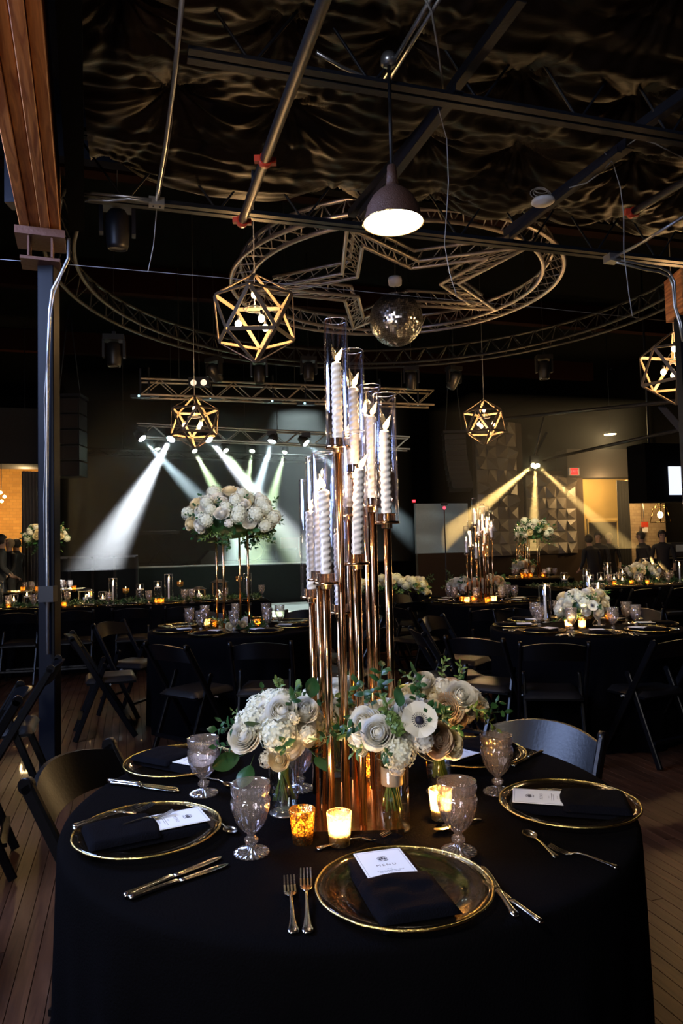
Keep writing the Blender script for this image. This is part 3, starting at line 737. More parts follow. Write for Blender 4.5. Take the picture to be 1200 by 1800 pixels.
# hanging cables for the ring
for i, a in enumerate((20, 140, 200, 260)):
    p = RC + Vector((math.cos(math.radians(a)) * RR, math.sin(math.radians(a)) * RR, .2))
    rod('drop_cable', inv @ p, inv @ (p + Vector((0, 0, 1.7))), .006, ring, UNITD)
big = thing('curved_truss', 'large dull curved truss sweeping around the room behind the star', 'truss', RC)
inv = big.matrix_basis.inverted()
N_ = 84; a0, a1 = math.radians(-28), math.radians(212)
pp = [RC + Vector((math.cos(a0 + (a1 - a0) * i / N_) * 3.95, math.sin(a0 + (a1 - a0) * i / N_) * 3.95, 0)) for i in range(N_ + 1)]
L3 = truss_path(big, pp, False, .30, .28, 0, 0, 0, None)
for l in L3:
    mb = MB(); mb.tube(l, .024, 8); obj('chord', mb, M['darkalu'], big, world=True)
for i in range(0, N_ - 1, 2):
    for a, b in ((L3[0][i], L3[2][i + 1]), (L3[2][i + 1], L3[0][i + 2]), (L3[1][i], L3[2][i + 1]), (L3[2][i + 1], L3[1][i + 2])):
        rod('brace', inv @ a, inv @ b, .01, big, UNITD)

q = Vector((pd(696, 562, 8.6).x, 8.6, pd(696, 562, 8.6).z)); rb = .325
db = thing('disco_ball', 'mirrored disco ball hanging below the star truss', 'disco ball', q)
mb = MB(); nl = 38
for i in range(nl):
    p0, p1 = PI * i / nl - PI / 2, PI * (i + 1) / nl - PI / 2
    nn = max(4, int(2 * PI * math.cos((p0 + p1) / 2) * nl / PI))
    for k in range(nn):
        u0, u1 = 2 * PI * k / nn, 2 * PI * (k + 1) / nn; um, pm = (u0 + u1) / 2, (p0 + p1) / 2
        nv = Vector((math.cos(pm) * math.cos(um), math.cos(pm) * math.sin(um), math.sin(pm)))
        jit = Vector((R.uniform(-1, 1), R.uniform(-1, 1), R.uniform(-1, 1))) * .22
        vs = []
        for (u, p_) in ((u0, p0), (u1, p0), (u1, p1), (u0, p1)):
            v = Vector((math.cos(p_) * math.cos(u), math.cos(p_) * math.sin(u), math.sin(p_))) * rb
            c_ = nv * rb; v = c_ + (v - c_) * .9; v += nv * (v - c_).dot(jit) * 1.0
            vs.append(v)
        mb.add(vs, [(0, 1, 2, 3)])
o = obj('mirror_tiles', mb, M['mirror'], db); o['kind'] = 'stuff'
mb = MB(); mb.ball((0, 0, 0), rb * .985, 32, 20); obj('core', mb, M['plastic'], db)
mb = MB(); mb.lathe([(.001, rb + .20), (.08, rb + .20), (.085, rb + .17), (.08, rb + .11), (.03, rb + .09), (.001, rb + .09)], 20); o = obj('motor', mb, M['whiteplastic'], db); o['label'] = 'white motor housing above the ball'
mb = MB(); mb.tube([(0, 0, rb - .01), (0, 0, rb + .1)], .006, 6); mb.tube([(0, 0, rb + .2), (.03, 0, 6.6 - q.z)], .006, 6); obj('chain', mb, M['steel'], db)

# ================================================================== GEOMETRIC LANTERNS
phi = (1 + 5 ** .5) / 2
def icosa():
    vs = [Vector((0, 0, 1))]
    for k in range(5): vs.append(Vector((math.cos(2 * PI * k / 5) * .8944, math.sin(2 * PI * k / 5) * .8944, .4472)))
    for k in range(5): vs.append(Vector((math.cos(2 * PI * (k + .5) / 5) * .8944, math.sin(2 * PI * (k + .5) / 5) * .8944, -.4472)))
    vs.append(Vector((0, 0, -1)))
    ed = [(i, j) for i in range(12) for j in range(i + 1, 12) if (vs[i] - vs[j]).length < 1.1]
    return vs, ed
def lantern(c, rad, az, label, zt):
    t_ = thing('geometric_lantern', label, 'pendant lamp', c, az, 'geometric lanterns')
    vs, ed = icosa()
    for i, j in ed:
        a = vs[i] * rad; b = vs[j] * rad; mid = ((a + b) / 2).normalized()
        d = (b - a).normalized(); sd = d.cross(mid)
        mb = MB(); mb.bar(a + d * .012, b - d * .012, .034, .008, side=sd)
        obj('strut', mb, M['lampwood'], t_)
    mb = MB(); mb.tube([(0, 0, rad * .25), (0, 0, zt - c.z)], .005, 6); obj('cable', mb, M['wire'], t_)
    mb = MB(); mb.tube([(math.cos(a * PI / 8) * .1, math.sin(a * PI / 8) * .1, .08) for a in range(16)], .006, 6, closed=True)
    for k in range(3):
        a = 2 * PI * k / 3; mb.tube([(0, 0, rad * .55), (math.cos(a) * .1, math.sin(a) * .1, .08)], .003, 5)
    obj('bulb_ring', mb, M['steel'], t_)
    spots = [Vector((math.cos(2 * PI * k / 3 + .5) * .15, math.sin(2 * PI * k / 3 + .5) * .15, -.05)) for k in range(3)] + [Vector((0, 0, rad * .52))]
    for p in spots:
        mb = MB(); mb.ball(p, .03, 12, 8, (1, 1, 1.15)); b = obj('bulb', mb, M['bulb'], t_)
        mb = MB(); mb.tube([p + Vector((0, 0, .03)), p + Vector((0, 0, .075))], .012, 8); obj('socket', mb, M['steel'], b)
    light('POINT', 'lantern_light', c + Vector((0, 0, -.04)), 60, (1, .56, .22), shadow_soft_size=.09)
    light('POINT', 'lantern_light', c + Vector((0, 0, rad * .5)), 16, (1, .56, .22), shadow_soft_size=.03)
    return t_
lantern(pd(448, 559, 6.25), .405, math.radians(-90), 'largest geometric lantern, left of the truss star', 6.6)
lantern(pd(342, 742, 10.5), .40, math.radians(-72), 'geometric lantern in front of the white stage beams', 6.6)
lantern(pd(851, 742, 12.2), .40, math.radians(-50), 'geometric lantern over the candelabra table right of centre', 6.6)
lantern(pd(1186, 647, 7.9), .42, math.radians(-76), 'geometric lantern cut off by the right edge of the view', 6.6)

# ================================================================== TABLEWARE PROTOTYPES
TZ = .762
def cloth_round(r=.705, seed=1, n=144):
    rr = random.Random(seed); ph = [rr.uniform(0, 6.28) for _ in range(5)]
    prof = [(.001, 0), (.3, 0), (.6, 0), (r - .03, 0), (r - .012, -.001), (r - .003, -.006), (r + .001, -.016), (r + .002, -.04)]
    for k in range(1, 13): prof.append((r + .002, -.04 - k * .06))
    def fn(q, z, a, i):
        if z > -.03: return q, TZ + z
        t = min(1, (-z - .03) / .7)
        f = (.5 + .5 * math.sin(13 * a + ph[0] + 1.2 * math.sin(2 * a + ph[1]))) ** 2 * .05 + (.5 + .5 * math.sin(29 * a + ph[2] + 1.5 * math.sin(3 * a))) * .018
        return q + t ** .8 * (-.030 + f * .8), max(.003, TZ + z)
    return MB().lathe(prof, n, fn=fn)
def cloth_long(L_, W_, seed=2, n=260):
    rr = random.Random(seed); ph = [rr.uniform(0, 6.28) for _ in range(4)]
    per = []; tot = 2 * (L_ + W_); c = .06
    for i in range(n):
        s = tot * i / n
        if s < L_: p = (-L_ / 2 + s, -W_ / 2); nv = (0, -1)
        elif s < L_ + W_: p = (L_ / 2, -W_ / 2 + s - L_); nv = (1, 0)
        elif s < 2 * L_ + W_: p = (L_ / 2 - (s - L_ - W_), W_ / 2); nv = (0, 1)
        else: p = (-L_ / 2, W_ / 2 - (s - 2 * L_ - W_)); nv = (-1, 0)
        # soften the corners
        kx = max(0, abs(p[0]) - (L_ / 2 - c)); ky = max(0, abs(p[1]) - (W_ / 2 - c))
        if kx > 0 and ky > 0:
            sx = math.copysign(1, p[0]); sy = math.copysign(1, p[1]); v = Vector((kx, ky)).normalized()
            p = (sx * (L_ / 2 - c + v.x * c), sy * (W_ / 2 - c + v.y * c)); nv = (sx * v.x, sy * v.y)
        per.append((Vector((p[0], p[1], 0)), Vector((nv[0], nv[1], 0)), s))
    mb = MB(); rows = [0, -.006, -.02, -.05] + [-.05 - .07 * k for k in range(1, 11)]
    vs = []
    for j, z in enumerate(rows):
        t = min(1, -z / .7)
        for p, nv, s in per:
            o = (-.012 if j == 0 else 0) + (t ** .7 * (.02 + .03 * (.5 + .5 * math.sin(s * 14 + ph[0] + math.sin(s * 3))) ** 2 + .012 * math.sin(s * 31 + ph[1])) if j > 2 else 0)
            v = p + nv * o; vs.append(Vector((v.x, v.y, max(.003, TZ + z))))
    fs = []
    for j in range(len(rows) - 1):
        for i in range(n):
            k = (i + 1) % n; fs.append((j * n + i, (j + 1) * n + i, (j + 1) * n + k, j * n + k))
    mb.add(vs, fs, True)
    mb.add(vs[:n], [tuple(range(n))])
    return mb
def table_frame(root, r=None, L_=None, W_=None):
    mb = MB()
    if r: mb.lathe([(.001, TZ - .035), (r, TZ - .035), (r, TZ - .012), (.001, TZ - .012)], 48)
    else: mb.box((0, 0, TZ - .024), (L_, W_, .024))
    obj('tabletop', mb, M['brown'], root)
    for sx in (-1, 1):
        for sy in (-1, 1):
            x, y = (sx * .3, sy * .3) if r else (sx * (L_ / 2 - .3), sy * (W_ / 2 - .1))
            mb = MB(); mb.tube([(x, y, 0), (x, y, TZ - .035)], .014, 8); obj('leg', mb, M['steel'], root)
TABLES = {}
def round_table(key, cx, cy, tl, cl, seed):
    t_ = thing('round_table', tl, 'table', (cx, cy, 0), R.uniform(0, 1), 'round banquet tables'); table_frame(t_, r=.69)
    o = obj('tablecloth', cloth_round(seed=seed), M['cloth']); o.location = (cx, cy, 0); o.rotation_euler = (0, 0, seed)
    tag(o, cl, 'tablecloth', 'black round tablecloths'); TABLES[key] = (cx, cy)
def long_table(key, a, b, W_, tl, cl, seed):
    a = Vector(a); b = Vector(b); a.z = b.z = 0; c = (a + b) / 2; L_ = (b - a).length; rz = math.atan2((b - a).y, (b - a).x)
    t_ = thing('banquet_table', tl, 'table', c, rz, 'long banquet tables'); table_frame(t_, L_=L_ - .06, W_=W_ - .06)
    o = obj('tablecloth', cloth_long(L_, W_, seed), M['cloth']); o.location = c; o.rotation_euler = (0, 0, rz); tag(o, cl, 'tablecloth', 'black long tablecloths')

def goblet_proto(n, fine):
    t_ = thing('goblet', 'x', 'glass'); ZS = .86
    ft0 = [(.001, .0), (.036, 0), (.0385, .002), (.037, .006), (.026, .010), (.012, .015), (.0085, .021)]
    ft = [(r, z * ZS) for r, z in ft0]
    def ff(r, z, a, i):
        return (r * (1 + .035 * math.cos(18 * a)) if r > .02 else r), z + (.0012 * math.cos(18 * a) if .01 < r < .037 else 0)
    obj('foot', MB().lathe(ft, n, fn=ff if fine else None), M['goblet'], t_)
    obj('stem', MB().lathe([(r, z * ZS) for r, z in ((.0085, .021), (.009, .024), (.0145, .029), (.0145, .037), (.009, .042), (.0085, .046), (.010, .05))], max(8, n // 2), fn=(lambda r, z, a, i: (r * (1 + .06 * math.cos(8 * a)), z)) if fine else None), M['goblet'], t_)
    out = [(.010, .05), (.016, .056), (.023, .065), (.029, .076), (.0335, .087), (.0365, .096), (.039, .104), (.0405, .112), (.0415, .120), (.042, .128), (.0418, .134), (.040, .138), (.0385, .141), (.0385, .144), (.0400, .148), (.0405, .153), (.0410, .158), (.0412, .163), (.0415, .169), (.0418, .173)]
    inn = [(.0400, .173), (.0392, .165), (.0385, .150), (.0368, .142), (.0395, .130), (.038, .110), (.033, .092), (.025, .075), (.015, .062), (.001, .056)]
    def fb(r, z, a, i):
        if i >= len(out): return r, z * ZS
        if z < .095: r += .0017 * math.cos(16 * a) * min(1, (z - .05) / .02)
        elif z < .134:
            u = (a * 5 / (2 * PI)) % 1 - .5; d = math.hypot(u * 2 * PI / 5 * .041, z - .113)
            r += .0016 * math.cos(d * 900) * (1 if d < .02 else .3)
        elif z > .145 and z < .168: r += .0011 * math.cos(30 * a)
        return r, z * ZS
    obj('bowl', MB().lathe(out + inn, n, fn=fb if fine else None), M['goblet'], t_)
    return t_
def charger_proto(n):
    t_ = thing('charger_plate', 'x', 'plate')
    pr = [(.001, .006), (.06, .006), (.100, .007), (.112, .010), (.124, .016), (.145, .019), (.163, .022), (.163, .019), (.145, .015), (.124, .011), (.112, .004), (.10, .001), (.001, .001)]
    obj('dish', MB().lathe(pr, n), M['charger'], t_)
    mb = MB(); mb.tube([(.1635 * math.cos(2 * PI * k / n) * (1 + .003 * math.cos(12 * 2 * PI * k / n)), .1635 * math.sin(2 * PI * k / n) * (1 + .003 * math.sin(17 * 2 * PI * k / n)), .0205) for k in range(n)], .0026, 6, closed=True)
    o = obj('rim', mb, M['plategold'], t_); o['label'] = 'beaded gold rim'
    return t_
def slab(w, l, t, n=14, seed=0, lump=.0015, x0=0, y0=0, z0=0, topedge=None):
    """soft folded-cloth slab"""
    mb = MB()
    def fn(u, v):
        a = max(0, 1 - abs(2 * u - 1) ** 10) ** .35; b = max(0, 1 - abs(2 * v - 1) ** 12) ** .35
        y = (v - .5) * l
        if topedge: y = -l / 2 + v * (l + topedge(u))
        z = z0 + t * a * b + lump * noise.noise(Vector((u * 3, v * 5, seed))) * a * b
        return Vector((x0 + (u - .5) * w, y0 + y, z))
    mb.grid(n, n + 6, fn)
    mb.add([(x0 - w/2, y0 - l/2, z0), (x0 + w/2, y0 - l/2, z0), (x0 + w/2, y0 + l/2, z0), (x0 - w/2, y0 + l/2, z0)], [(3, 2, 1, 0)])
    return mb
def napkin_proto(fine):
    t_ = thing('napkin', 'x', 'napkin'); n = 16 if fine else 6
    obj('folded_cloth', slab(.138, .275, .016, n, 1), M['napkin'], t_)
    obj('pocket_fold', slab(.146, .150, .013, n, 2, .003, y0=-.062, z0=.013, topedge=lambda u: .012 * math.sin(u * 3)), M['napkin'], t_)
    obj('side_layer', slab(.130, .05, .010, n, 3, .002, y0=.105, x0=-.004, z0=.0), M['napkin'], t_)
    return t_
def text_mesh(s, size):
    cu = bpy.data.curves.new('t', 'FONT'); cu.body = s; cu.size = size; cu.align_x = 'CENTER'; cu.align_y = 'CENTER'; cu.space_character = 1.5; cu.resolution_u = 2
    o = bpy.data.objects.new('t', cu); C.objects.link(o); dg = bpy.context.evaluated_depsgraph_get()
    me = bpy.data.meshes.new_from_object(o.evaluated_get(dg)); bpy.data.objects.remove(o); bpy.data.curves.remove(cu)
    me.materials.clear(); return me
def card_proto(fine):
    t_ = thing('menu_card', 'x', 'card')
    mb = MB(); mb.box((0, 0, .0006), (.098, .160, .0012)); obj('card', mb, M['paper'], t_)
    if fine:
        me = text_mesh('MENU', .0115); me.materials.append(M['ink']); o = obj('lettering', me, None, t_); o.location = (0, .012, .00135)
        for y, w, s in ((-.006, .02, 'FIRST'), (-.026, .02, 'SECOND'), (-.046, .02, 'THIRD')):
            me = text_mesh(s, .0042); me.materials.append(M['ink']); o = obj('lettering', me, None, t_); o.location = (0, y, .00135)
        mb = MB()
        for y, w in ((-.012, .05), (-.0165, .042), (-.032, .055), (-.0365, .04), (-.052, .05), (-.0565, .045)):
            x = -w / 2
            while x < w / 2:
                l = R.uniform(.003, .008); mb.box((x + l / 2, y, .0013), (l, .0011, .0001)); x += l + .0014
        o = obj('small_print', mb, M['ink'], t_); o['kind'] = 'stuff'
        mb = MB()
        for s_ in (-1, 1):
            mb.tube([(s_ * .003, .033, .0014), (s_ * .009, .037, .0014), (s_ * .010, .043, .0014), (s_ * .006, .048, .0014), (s_ * .002, .045, .0014)], .0006, 4)
            mb.box((s_ * .005, .0395, .0014), (.0042, .0075, .0002))
        mb.box((0, .041, .0014), (.0042, .011, .0002)); mb.box((0, .049, .0014), (.009, .0012, .0002))
        mb.tube([(-.010, .0315, .0014), (0, .0295, .0014), (.010, .0315, .0014)], .0006, 4)
        obj('crest', mb, M['ink'], t_)
        mb = MB()
        for (cx, cy, w, h) in ((0, .075, .090, .0005), (0, -.075, .090, .0005), (-.045, 0, .0005, .150), (.045, 0, .0005, .150)): mb.box((cx, cy, .0013), (w, h, .0001))
        obj('border_line', mb, M['ink'], t_)
    return t_
def ribbon(mb, secs, n=6):
    """secs: (y, half width, z, half thickness)"""
    vs = []
    for y, w, z, t in secs:
        for k in range(n * 2):
            a = PI * k / n; vs.append((w * math.cos(a), y, z + t * math.sin(a)))
    m = n * 2; fs = []
    for i in range(len(secs) - 1):
        for k in range(m):
            l = (k + 1) % m; fs.append((i * m + k, i * m + l, (i + 1) * m + l, (i + 1) * m + k))
    fs.append(tuple(range(m))[::-1]); fs.append(tuple(range((len(secs) - 1) * m, len(secs) * m)))
    mb.add(vs, fs, True)
HANDLE = [(-.098, .004, .003, .001), (-.096, .0085, .0035, .0022), (-.088, .0105, .004, .0026), (-.078, .0075, .005, .0024), (-.05, .0045, .007, .0022), (-.01, .0030, .011, .0019), (.012, .0028, .011, .0018), (.022, .0035, .009, .0016)]
def fork_proto():
    t_ = thing('fork', 'x', 'fork'); mb = MB(); ribbon(mb, HANDLE); obj('handle', mb, M['silver'], t_)
    mb = MB(); ribbon(mb, [(.020, .0035, .0095, .0015), (.030, .0085, .006, .0014), (.040, .0118, .0035, .0012), (.050, .0122, .003, .0011)])
    for k in range(4):
        x = (k - 1.5) * .0066; mb.bar((x, .048, .003), (x, .072, .0045), .0034, .0018, side=(1, 0, 0)); mb.bar((x, .072, .0045), (x * .97, .098, .012), .0030, .0014, side=(1, 0, 0))
    obj('tines', mb, M['silver'], t_); return t_
def knife_proto():
    t_ = thing('knife', 'x', 'knife'); mb = MB()
    ribbon(mb, [(-.112, .004, .005, .002), (-.110, .0075, .005, .0042), (-.10, .0095, .005, .0048), (-.085, .0075, .005, .0046), (-.03, .006, .005, .0042), (-.005, .0085, .005, .0046), (0, .006, .005, .0035)]); obj('handle', mb, M['silver'], t_)
    mb = MB(); ribbon(mb, [(0, .005, .005, .0018), (.015, .0095, .004, .0009), (.06, .0105, .004, .0008), (.10, .0095, .004, .0007), (.115, .006, .004, .0006), (.121, .0015, .004, .0005)]); obj('blade', mb, M['silver'], t_); return t_
def spoon_proto():
    t_ = thing('spoon', 'x', 'spoon'); mb = MB(); ribbon(mb, HANDLE); obj('handle', mb, M['silver'], t_)
    mb = MB()
    def fn(u, v):
        a = PI * (u - .5) ; y = .022 + v * .062; w = .020 * math.sin(max(.03, min(1, v * .92 + .05)) * PI) ** .7
        x = w * math.sin(a); return Vector((x, y, .010 - .008 * math.cos(a) * math.sin(min(1, v + .03) * PI) + .001))
    mb.grid(8, 10, fn); mb2 = MB(); mb2.grid(8, 10, lambda u, v: fn(1 - u, v) - Vector((0, 0, .0012))); mb.merge(mb2)
    obj('bowl', mb, M['silver'], t_); return t_
# ---- candles and holders
def flame_mesh(slant=.35, h=.03):
    pr = [(.0003, 0), (.0035, .002), (.0058, .007), (.0055, .012), (.0038, .019), (.0018, .026), (.0003, .032)]
    return MB().lathe([(r, z * h / .03) for r, z in pr], 10, fn=None)
FLAME = flame_mesh().mesh('flame', M['flame'])
def flame(parent, p, s=1, slant=0.0):
    o = obj('flame', FLAME, None, parent); o.location = p; o.scale = (s, s, s); o.rotation_euler = (0, slant, 0); return o
CAND = 1.7
def clight(p, e=1.0, r=.006):
    light('POINT', 'candle_light', p, CAND * e, WARM, shadow_soft_size=r)
def taper_mesh(h, r=.0115, spiral=True, n=20):
    rows = int(h / .0022) if spiral else 6
    pr = [(.001, 0)] + [(r, h * i / rows) for i in range(rows + 1)] + [(r * .6, h + .004), (.001, h + .003)]
    fn = (lambda q, z, a, i: (q * (1 + .10 * math.cos(2 * a - z * 2 * PI * 2 / .030)), z)) if spiral else None
    return MB().lathe(pr, n, fn=fn).mesh('wax', M['wax'])
WICK = MB().tube([(0, 0, 0), (0, 0, .012)], .0012, 5).mesh('wick', M['ink'])
def taper(loc, h, mesh, label, group, lean=(0, 0), slant=.4, e=1.0, lit=True, fs=1.15):
    t_ = thing('taper_candle', label, 'candle', loc, 0, group); t_.rotation_euler = (lean[0], lean[1], 0)
    obj('wax', mesh, None, t_); o = obj('wick', WICK, None, t_); o.location = (0, 0, h)
    flame(t_, (0, 0, h + .006), fs, slant)
    if lit: clight(Vector(loc) + Vector((.006, -.004, h + .018)), e)
    return t_
def tube_mesh(r, h, n=28, th=.003, name='cylinder', m=None, bottom=False):
    pr = [(r - .004 * 0, 0), (r, h - .001), (r - th * .5, h), (r - th, h - .001), (r - th, .0)]
    if bottom: pr = [(.001, 0), (r - .002, 0), (r, .002), (r, h - .001), (r - th * .5, h), (r - th, h - .001), (r - th, .006), (.001, .006)]
    mb = MB().lathe(pr, n, sm=True); mb.mi = 1
    if bottom: mb.lathe([(.001, .0065), (r - .003, .0065), (r + .0004, .004), (r - .002, .0005), (.001, .0005)], n)
    mb.tube([((r - th * .5) * math.cos(2 * PI * k / n), (r - th * .5) * math.sin(2 * PI * k / n), h) for k in range(n)], max(.0012, r * .035), 5, closed=True)
    return mb.mesh(name, [m or M['glass'], M['rimglass']])
def votive_proto(m, r0, r1, h, n, flutes):
    t_ = thing('votive_holder', 'x', 'candle holder')
    fn = (lambda r, z, a, i: (r * (1 + .018 * math.cos(flutes * a + z * 200 * (1 if m is M['ribbed'] else 0))), z)) if flutes else None
    pr = [(.001, 0), (r0, 0)] + [(r0 + (r1 - r0) * k / 10, h * (.03 + .96 * k / 10)) for k in range(11)] + [(r1 - .002, h), (r1 - .004, h * .98), (r0 - .002, .012), (.001, .012)]
    obj('glass', MB().lathe(pr, n, fn=fn), m, t_)
    obj('tealight', MB().lathe([(.001, .012), (.018, .012), (.019, .028), (.001, .027)], 16), M['wax'], t_)
    flame(t_, (0, 0, .028), .75); return t_

# ---- flowers
def petal(mb, ang, f, w, jit, sc=1.0, n=5):
    ca, sa = math.cos(ang), math.sin(ang); rs = (.007 + .027 * f) * sc; pm = math.radians(150 - 62 * f + jit * 8); zo = .008 * (1 - f)
    def fn(u, v):
        a = (u - .5) * 2; e = v * (1 - .16 * a * a); p = .45 + (pm - .45) * e
        r_ = rs * math.sin(p) + .010 * f * max(0, e - .68) / .32; z = -rs * 1.12 * math.cos(p) + zo - .004 * f * max(0, e - .8) / .2
        th = a * w * (.55 + .45 * math.sin(min(1, v + .15) * PI * .6)); r_ += .0016 * jit * a
        x = r_ * math.cos(th); y = r_ * math.sin(th)
        return Vector((x * ca - y * sa, x * sa + y * ca, z))
    mb.grid(n, n + 1, fn)
def rose_mesh(name, m, seed, open_=1.0, layers=9):
    rr = random.Random(seed); mb = MB(); mb.ball((0, 0, .004), .007, 8, 6, (1, 1, 1.3))
    for L_ in range(layers):
        n = (3, 3, 3, 4, 4, 5, 5, 5, 5)[L_]; f = (L_ + .6) / layers
        for i in range(n): petal(mb, 2 * PI * i / n + L_ * 1.1 + rr.uniform(-.2, .2), min(1, f * open_), (1.2, 1.15, 1.1, .98, .95, .82, .80, .78, .76)[L_], rr.uniform(-1, 1))
    return mb.mesh(name, m)
def hyd_mesh(name, m, seed, R_=.034, n=60):
    rr = random.Random(seed); mb = MB(); mb.ball((0, 0, 0), R_ * .82, 10, 8)
    for i in range(n):
        z = 1 - 1.7 * (i + .5) / n; a = i * 2.39996; q = math.sqrt(max(0, 1 - z * z)); nv = Vector((q * math.cos(a), q * math.sin(a), z))
        c = nv * R_ * rr.uniform(.9, 1.12); x = nv.orthogonal().normalized(); y = nv.cross(x); rot = rr.uniform(0, PI)
        for k in range(4):
            b = rot + k * PI / 2; d = x * math.cos(b) + y * math.sin(b); e = x * -math.sin(b) + y * math.cos(b); s = .0085
            mb.add([c, c + d * s * .6 + e * s * .45 + nv * .002, c + d * s * 1.15 + nv * rr.uniform(0, .004), c + d * s * .6 - e * s * .45 + nv * .002], [(0, 3, 2, 1)], True)
    return mb.mesh(name, m)
def anem_mesh(seed):
    mb = MB()
    for L_, n in ((0, 5), (1, 5)):
        for i in range(n):
            a = 2 * PI * i / n + L_ * .6
            ca, sa = math.cos(a), math.sin(a)
            def fn(u, v, ca=ca, sa=sa, L_=L_):
                r_ = .004 + v * .032; w = .021 * math.sin(min(1, v * .8 + .12) * PI) ** .6; x = r_; y = (u - .5) * 2 * w
                z = .004 + .010 * v * v + .004 * L_ * v - .15 * y * y / .02
                return Vector((x * ca - y * sa, x * sa + y * ca, z))
            mb.grid(4, 5, fn)
    mb.mi = 1; mb.ball((0, 0, .009), .0085, 12, 8, (1, 1, .8))
    for k in range(22):
        a = 2 * PI * k / 22; mb.tube([(0, 0, .008), (.0145 * math.cos(a), .0145 * math.sin(a), .012)], .0005, 3); mb.ball((.0145 * math.cos(a), .0145 * math.sin(a), .0125), .0014, 4, 3)
    return mb.mesh('anemone', [M['rose'], M['heart']])
def sprig_mesh(name, m, n=9, L_=.11, lw=.010, ll=.030, seed=0):
    rr = random.Random(seed); mb = MB(); pts = [Vector((0.010 * math.sin(i * .5), 0, L_ * i / 6)) for i in range(7)]
    mb.tube(pts, .0012, 4)
    for i in range(n):
        t = .25 + .75 * i / (n - 1); p = Vector((.010 * math.sin(t * 3), 0, L_ * t)); a = i * 2.4 + rr.uniform(-.4, .4)
        d = Vector((math.cos(a), math.sin(a), rr.uniform(.4, .9))).normalized() if i < n - 1 else Vector((0, .1, 1)).normalized()
        s = d.cross(Vector((0, 0, 1))).normalized() if i < n - 1 else Vector((1, 0, 0)); up = s.cross(d); l = ll * rr.uniform(.8, 1.2)
        mb.add([p, p + d * l * .35 + s * lw - up * .002, p + d * l * .7 + s * lw * .8 - up * .003, p + d * l - up * .006, p + d * l * .7 - s * lw * .8 - up * .003, p + d * l * .35 - s * lw - up * .002, p + d * l * .5 + up * .003],
               [(0, 1, 6), (1, 2, 6), (2, 3, 6), (3, 4, 6), (4, 5, 6), (5, 0, 6)], True)
    return mb.mesh(name, m)
def bigleaf_mesh(name, m):
    mb = MB()
    def fn(u, v): 
        w = .022 * math.sin(min(1, v * .93 + .03) * PI) ** .75; x = (u - .5) * 2 * w; return Vector((x, .012 * math.sin(v * 2.4), v * .065)) + Vector((0, -.35 * abs(x), 0))
    mb.grid(4, 7, fn); mb.tube([(0, 0, -.03), (0, 0, .004)], .001, 4); return mb.mesh(name, m)
FL = dict(
    rose=[rose_mesh('rose', M['rose'], 1, 1.0), rose_mesh('rose', M['rose'], 2, .8), rose_mesh('rose', M['rose'], 3, 1.1)],
    cream=[rose_mesh('rose', M['cream'], 4, 1.0), rose_mesh('rose', M['cream'], 5, .75, 7)],
    blush=[rose_mesh('carnation', M['blush'], 6, 1.1)],
    hyd=[hyd_mesh('hydrangea', M['hyd'], 7), hyd_mesh('hydrangea', M['hyd'], 8, .036, 70)],
    stock=[hyd_mesh('stock_flower', M['rose'], 9, .022, 28)], bud=[hyd_mesh('green_bud', M['leaf2'], 10, .013, 18)],
    anem=[anem_mesh(1)], sprig=[sprig_mesh('leaf_sprig', M['leaf'], seed=1), sprig_mesh('leaf_sprig', M['leaf'], 11, .13, .009, .034, 2)],
    lsprig=[sprig_mesh('leaf_sprig', M['leaf2'], 9, .10, .006, .026, 3)], leaf=[bigleaf_mesh('leaf', M['leaf'])], yleaf=[bigleaf_mesh('leaf', M['leaf2'])])
def bloom(kind, parent, p, nv, s=1.0, spin=None):
    me = R.choice(FL[kind]); o = obj(me.name.split('.')[0], me, None, parent)
    q = Vector(nv).normalized().to_track_quat('Z', 'Y').to_matrix() @ Matrix.Rotation(R.uniform(0, 6.28) if spin is None else spin, 3, 'Z')
    o.matrix_basis = Matrix.LocRotScale(Vector(p), q.to_quaternion(), Vector((s, s, s))); return o
def bouquet(root, c, rx, ry, rz, n, kinds, s=1.0, leaves=14, low=-.25, lk=('sprig', 'sprig', 'lsprig', 'leaf'), front=None):
    """blooms over a dome about c (root-local), leaves between and below"""
    c = Vector(c)
    core = MB(); core.ball(c, 1, 14, 10, (rx * .62, ry * .62, rz * .6)); o = obj('foliage', core, M['leaf'], root)
    for i in range(n):
        z = 1 - (1 - low) * (i + .5) / n; a = i * 2.39996 + R.uniform(-.2, .2); q = math.sqrt(max(0, 1 - z * z))
        nv = Vector((q * math.cos(a), q * math.sin(a), z)); k = R.choice(kinds)
        j = R.uniform(.80, 1.02)
        p = c + Vector((nv.x * rx * j, nv.y * ry * j, nv.z * rz * j)); nn = Vector((nv.x / rx, nv.y / ry, nv.z / rz)).normalized() + Vector((R.uniform(-.25, .25), R.uniform(-.25, .25), R.uniform(-.1, .35)))
        bloom(k, root, p - nn.normalized() * .006, nn, s * R.uniform(.85, 1.15))
    for i in range(leaves):
        a = 2 * PI * i / leaves + R.uniform(-.3, .3); z = R.uniform(-.55, .75); q = math.sqrt(1 - z * z); nv = Vector((q * math.cos(a), q * math.sin(a), z))
        k = R.choice(lk); f = .62 if 'sprig' in k else .8
        p = c + Vector((nv.x * rx * f, nv.y * ry * f, nv.z * rz * f)); bloom(k, root, p, nv + Vector((0, 0, R.uniform(-.3, .3))), s * R.uniform(.6, .95))

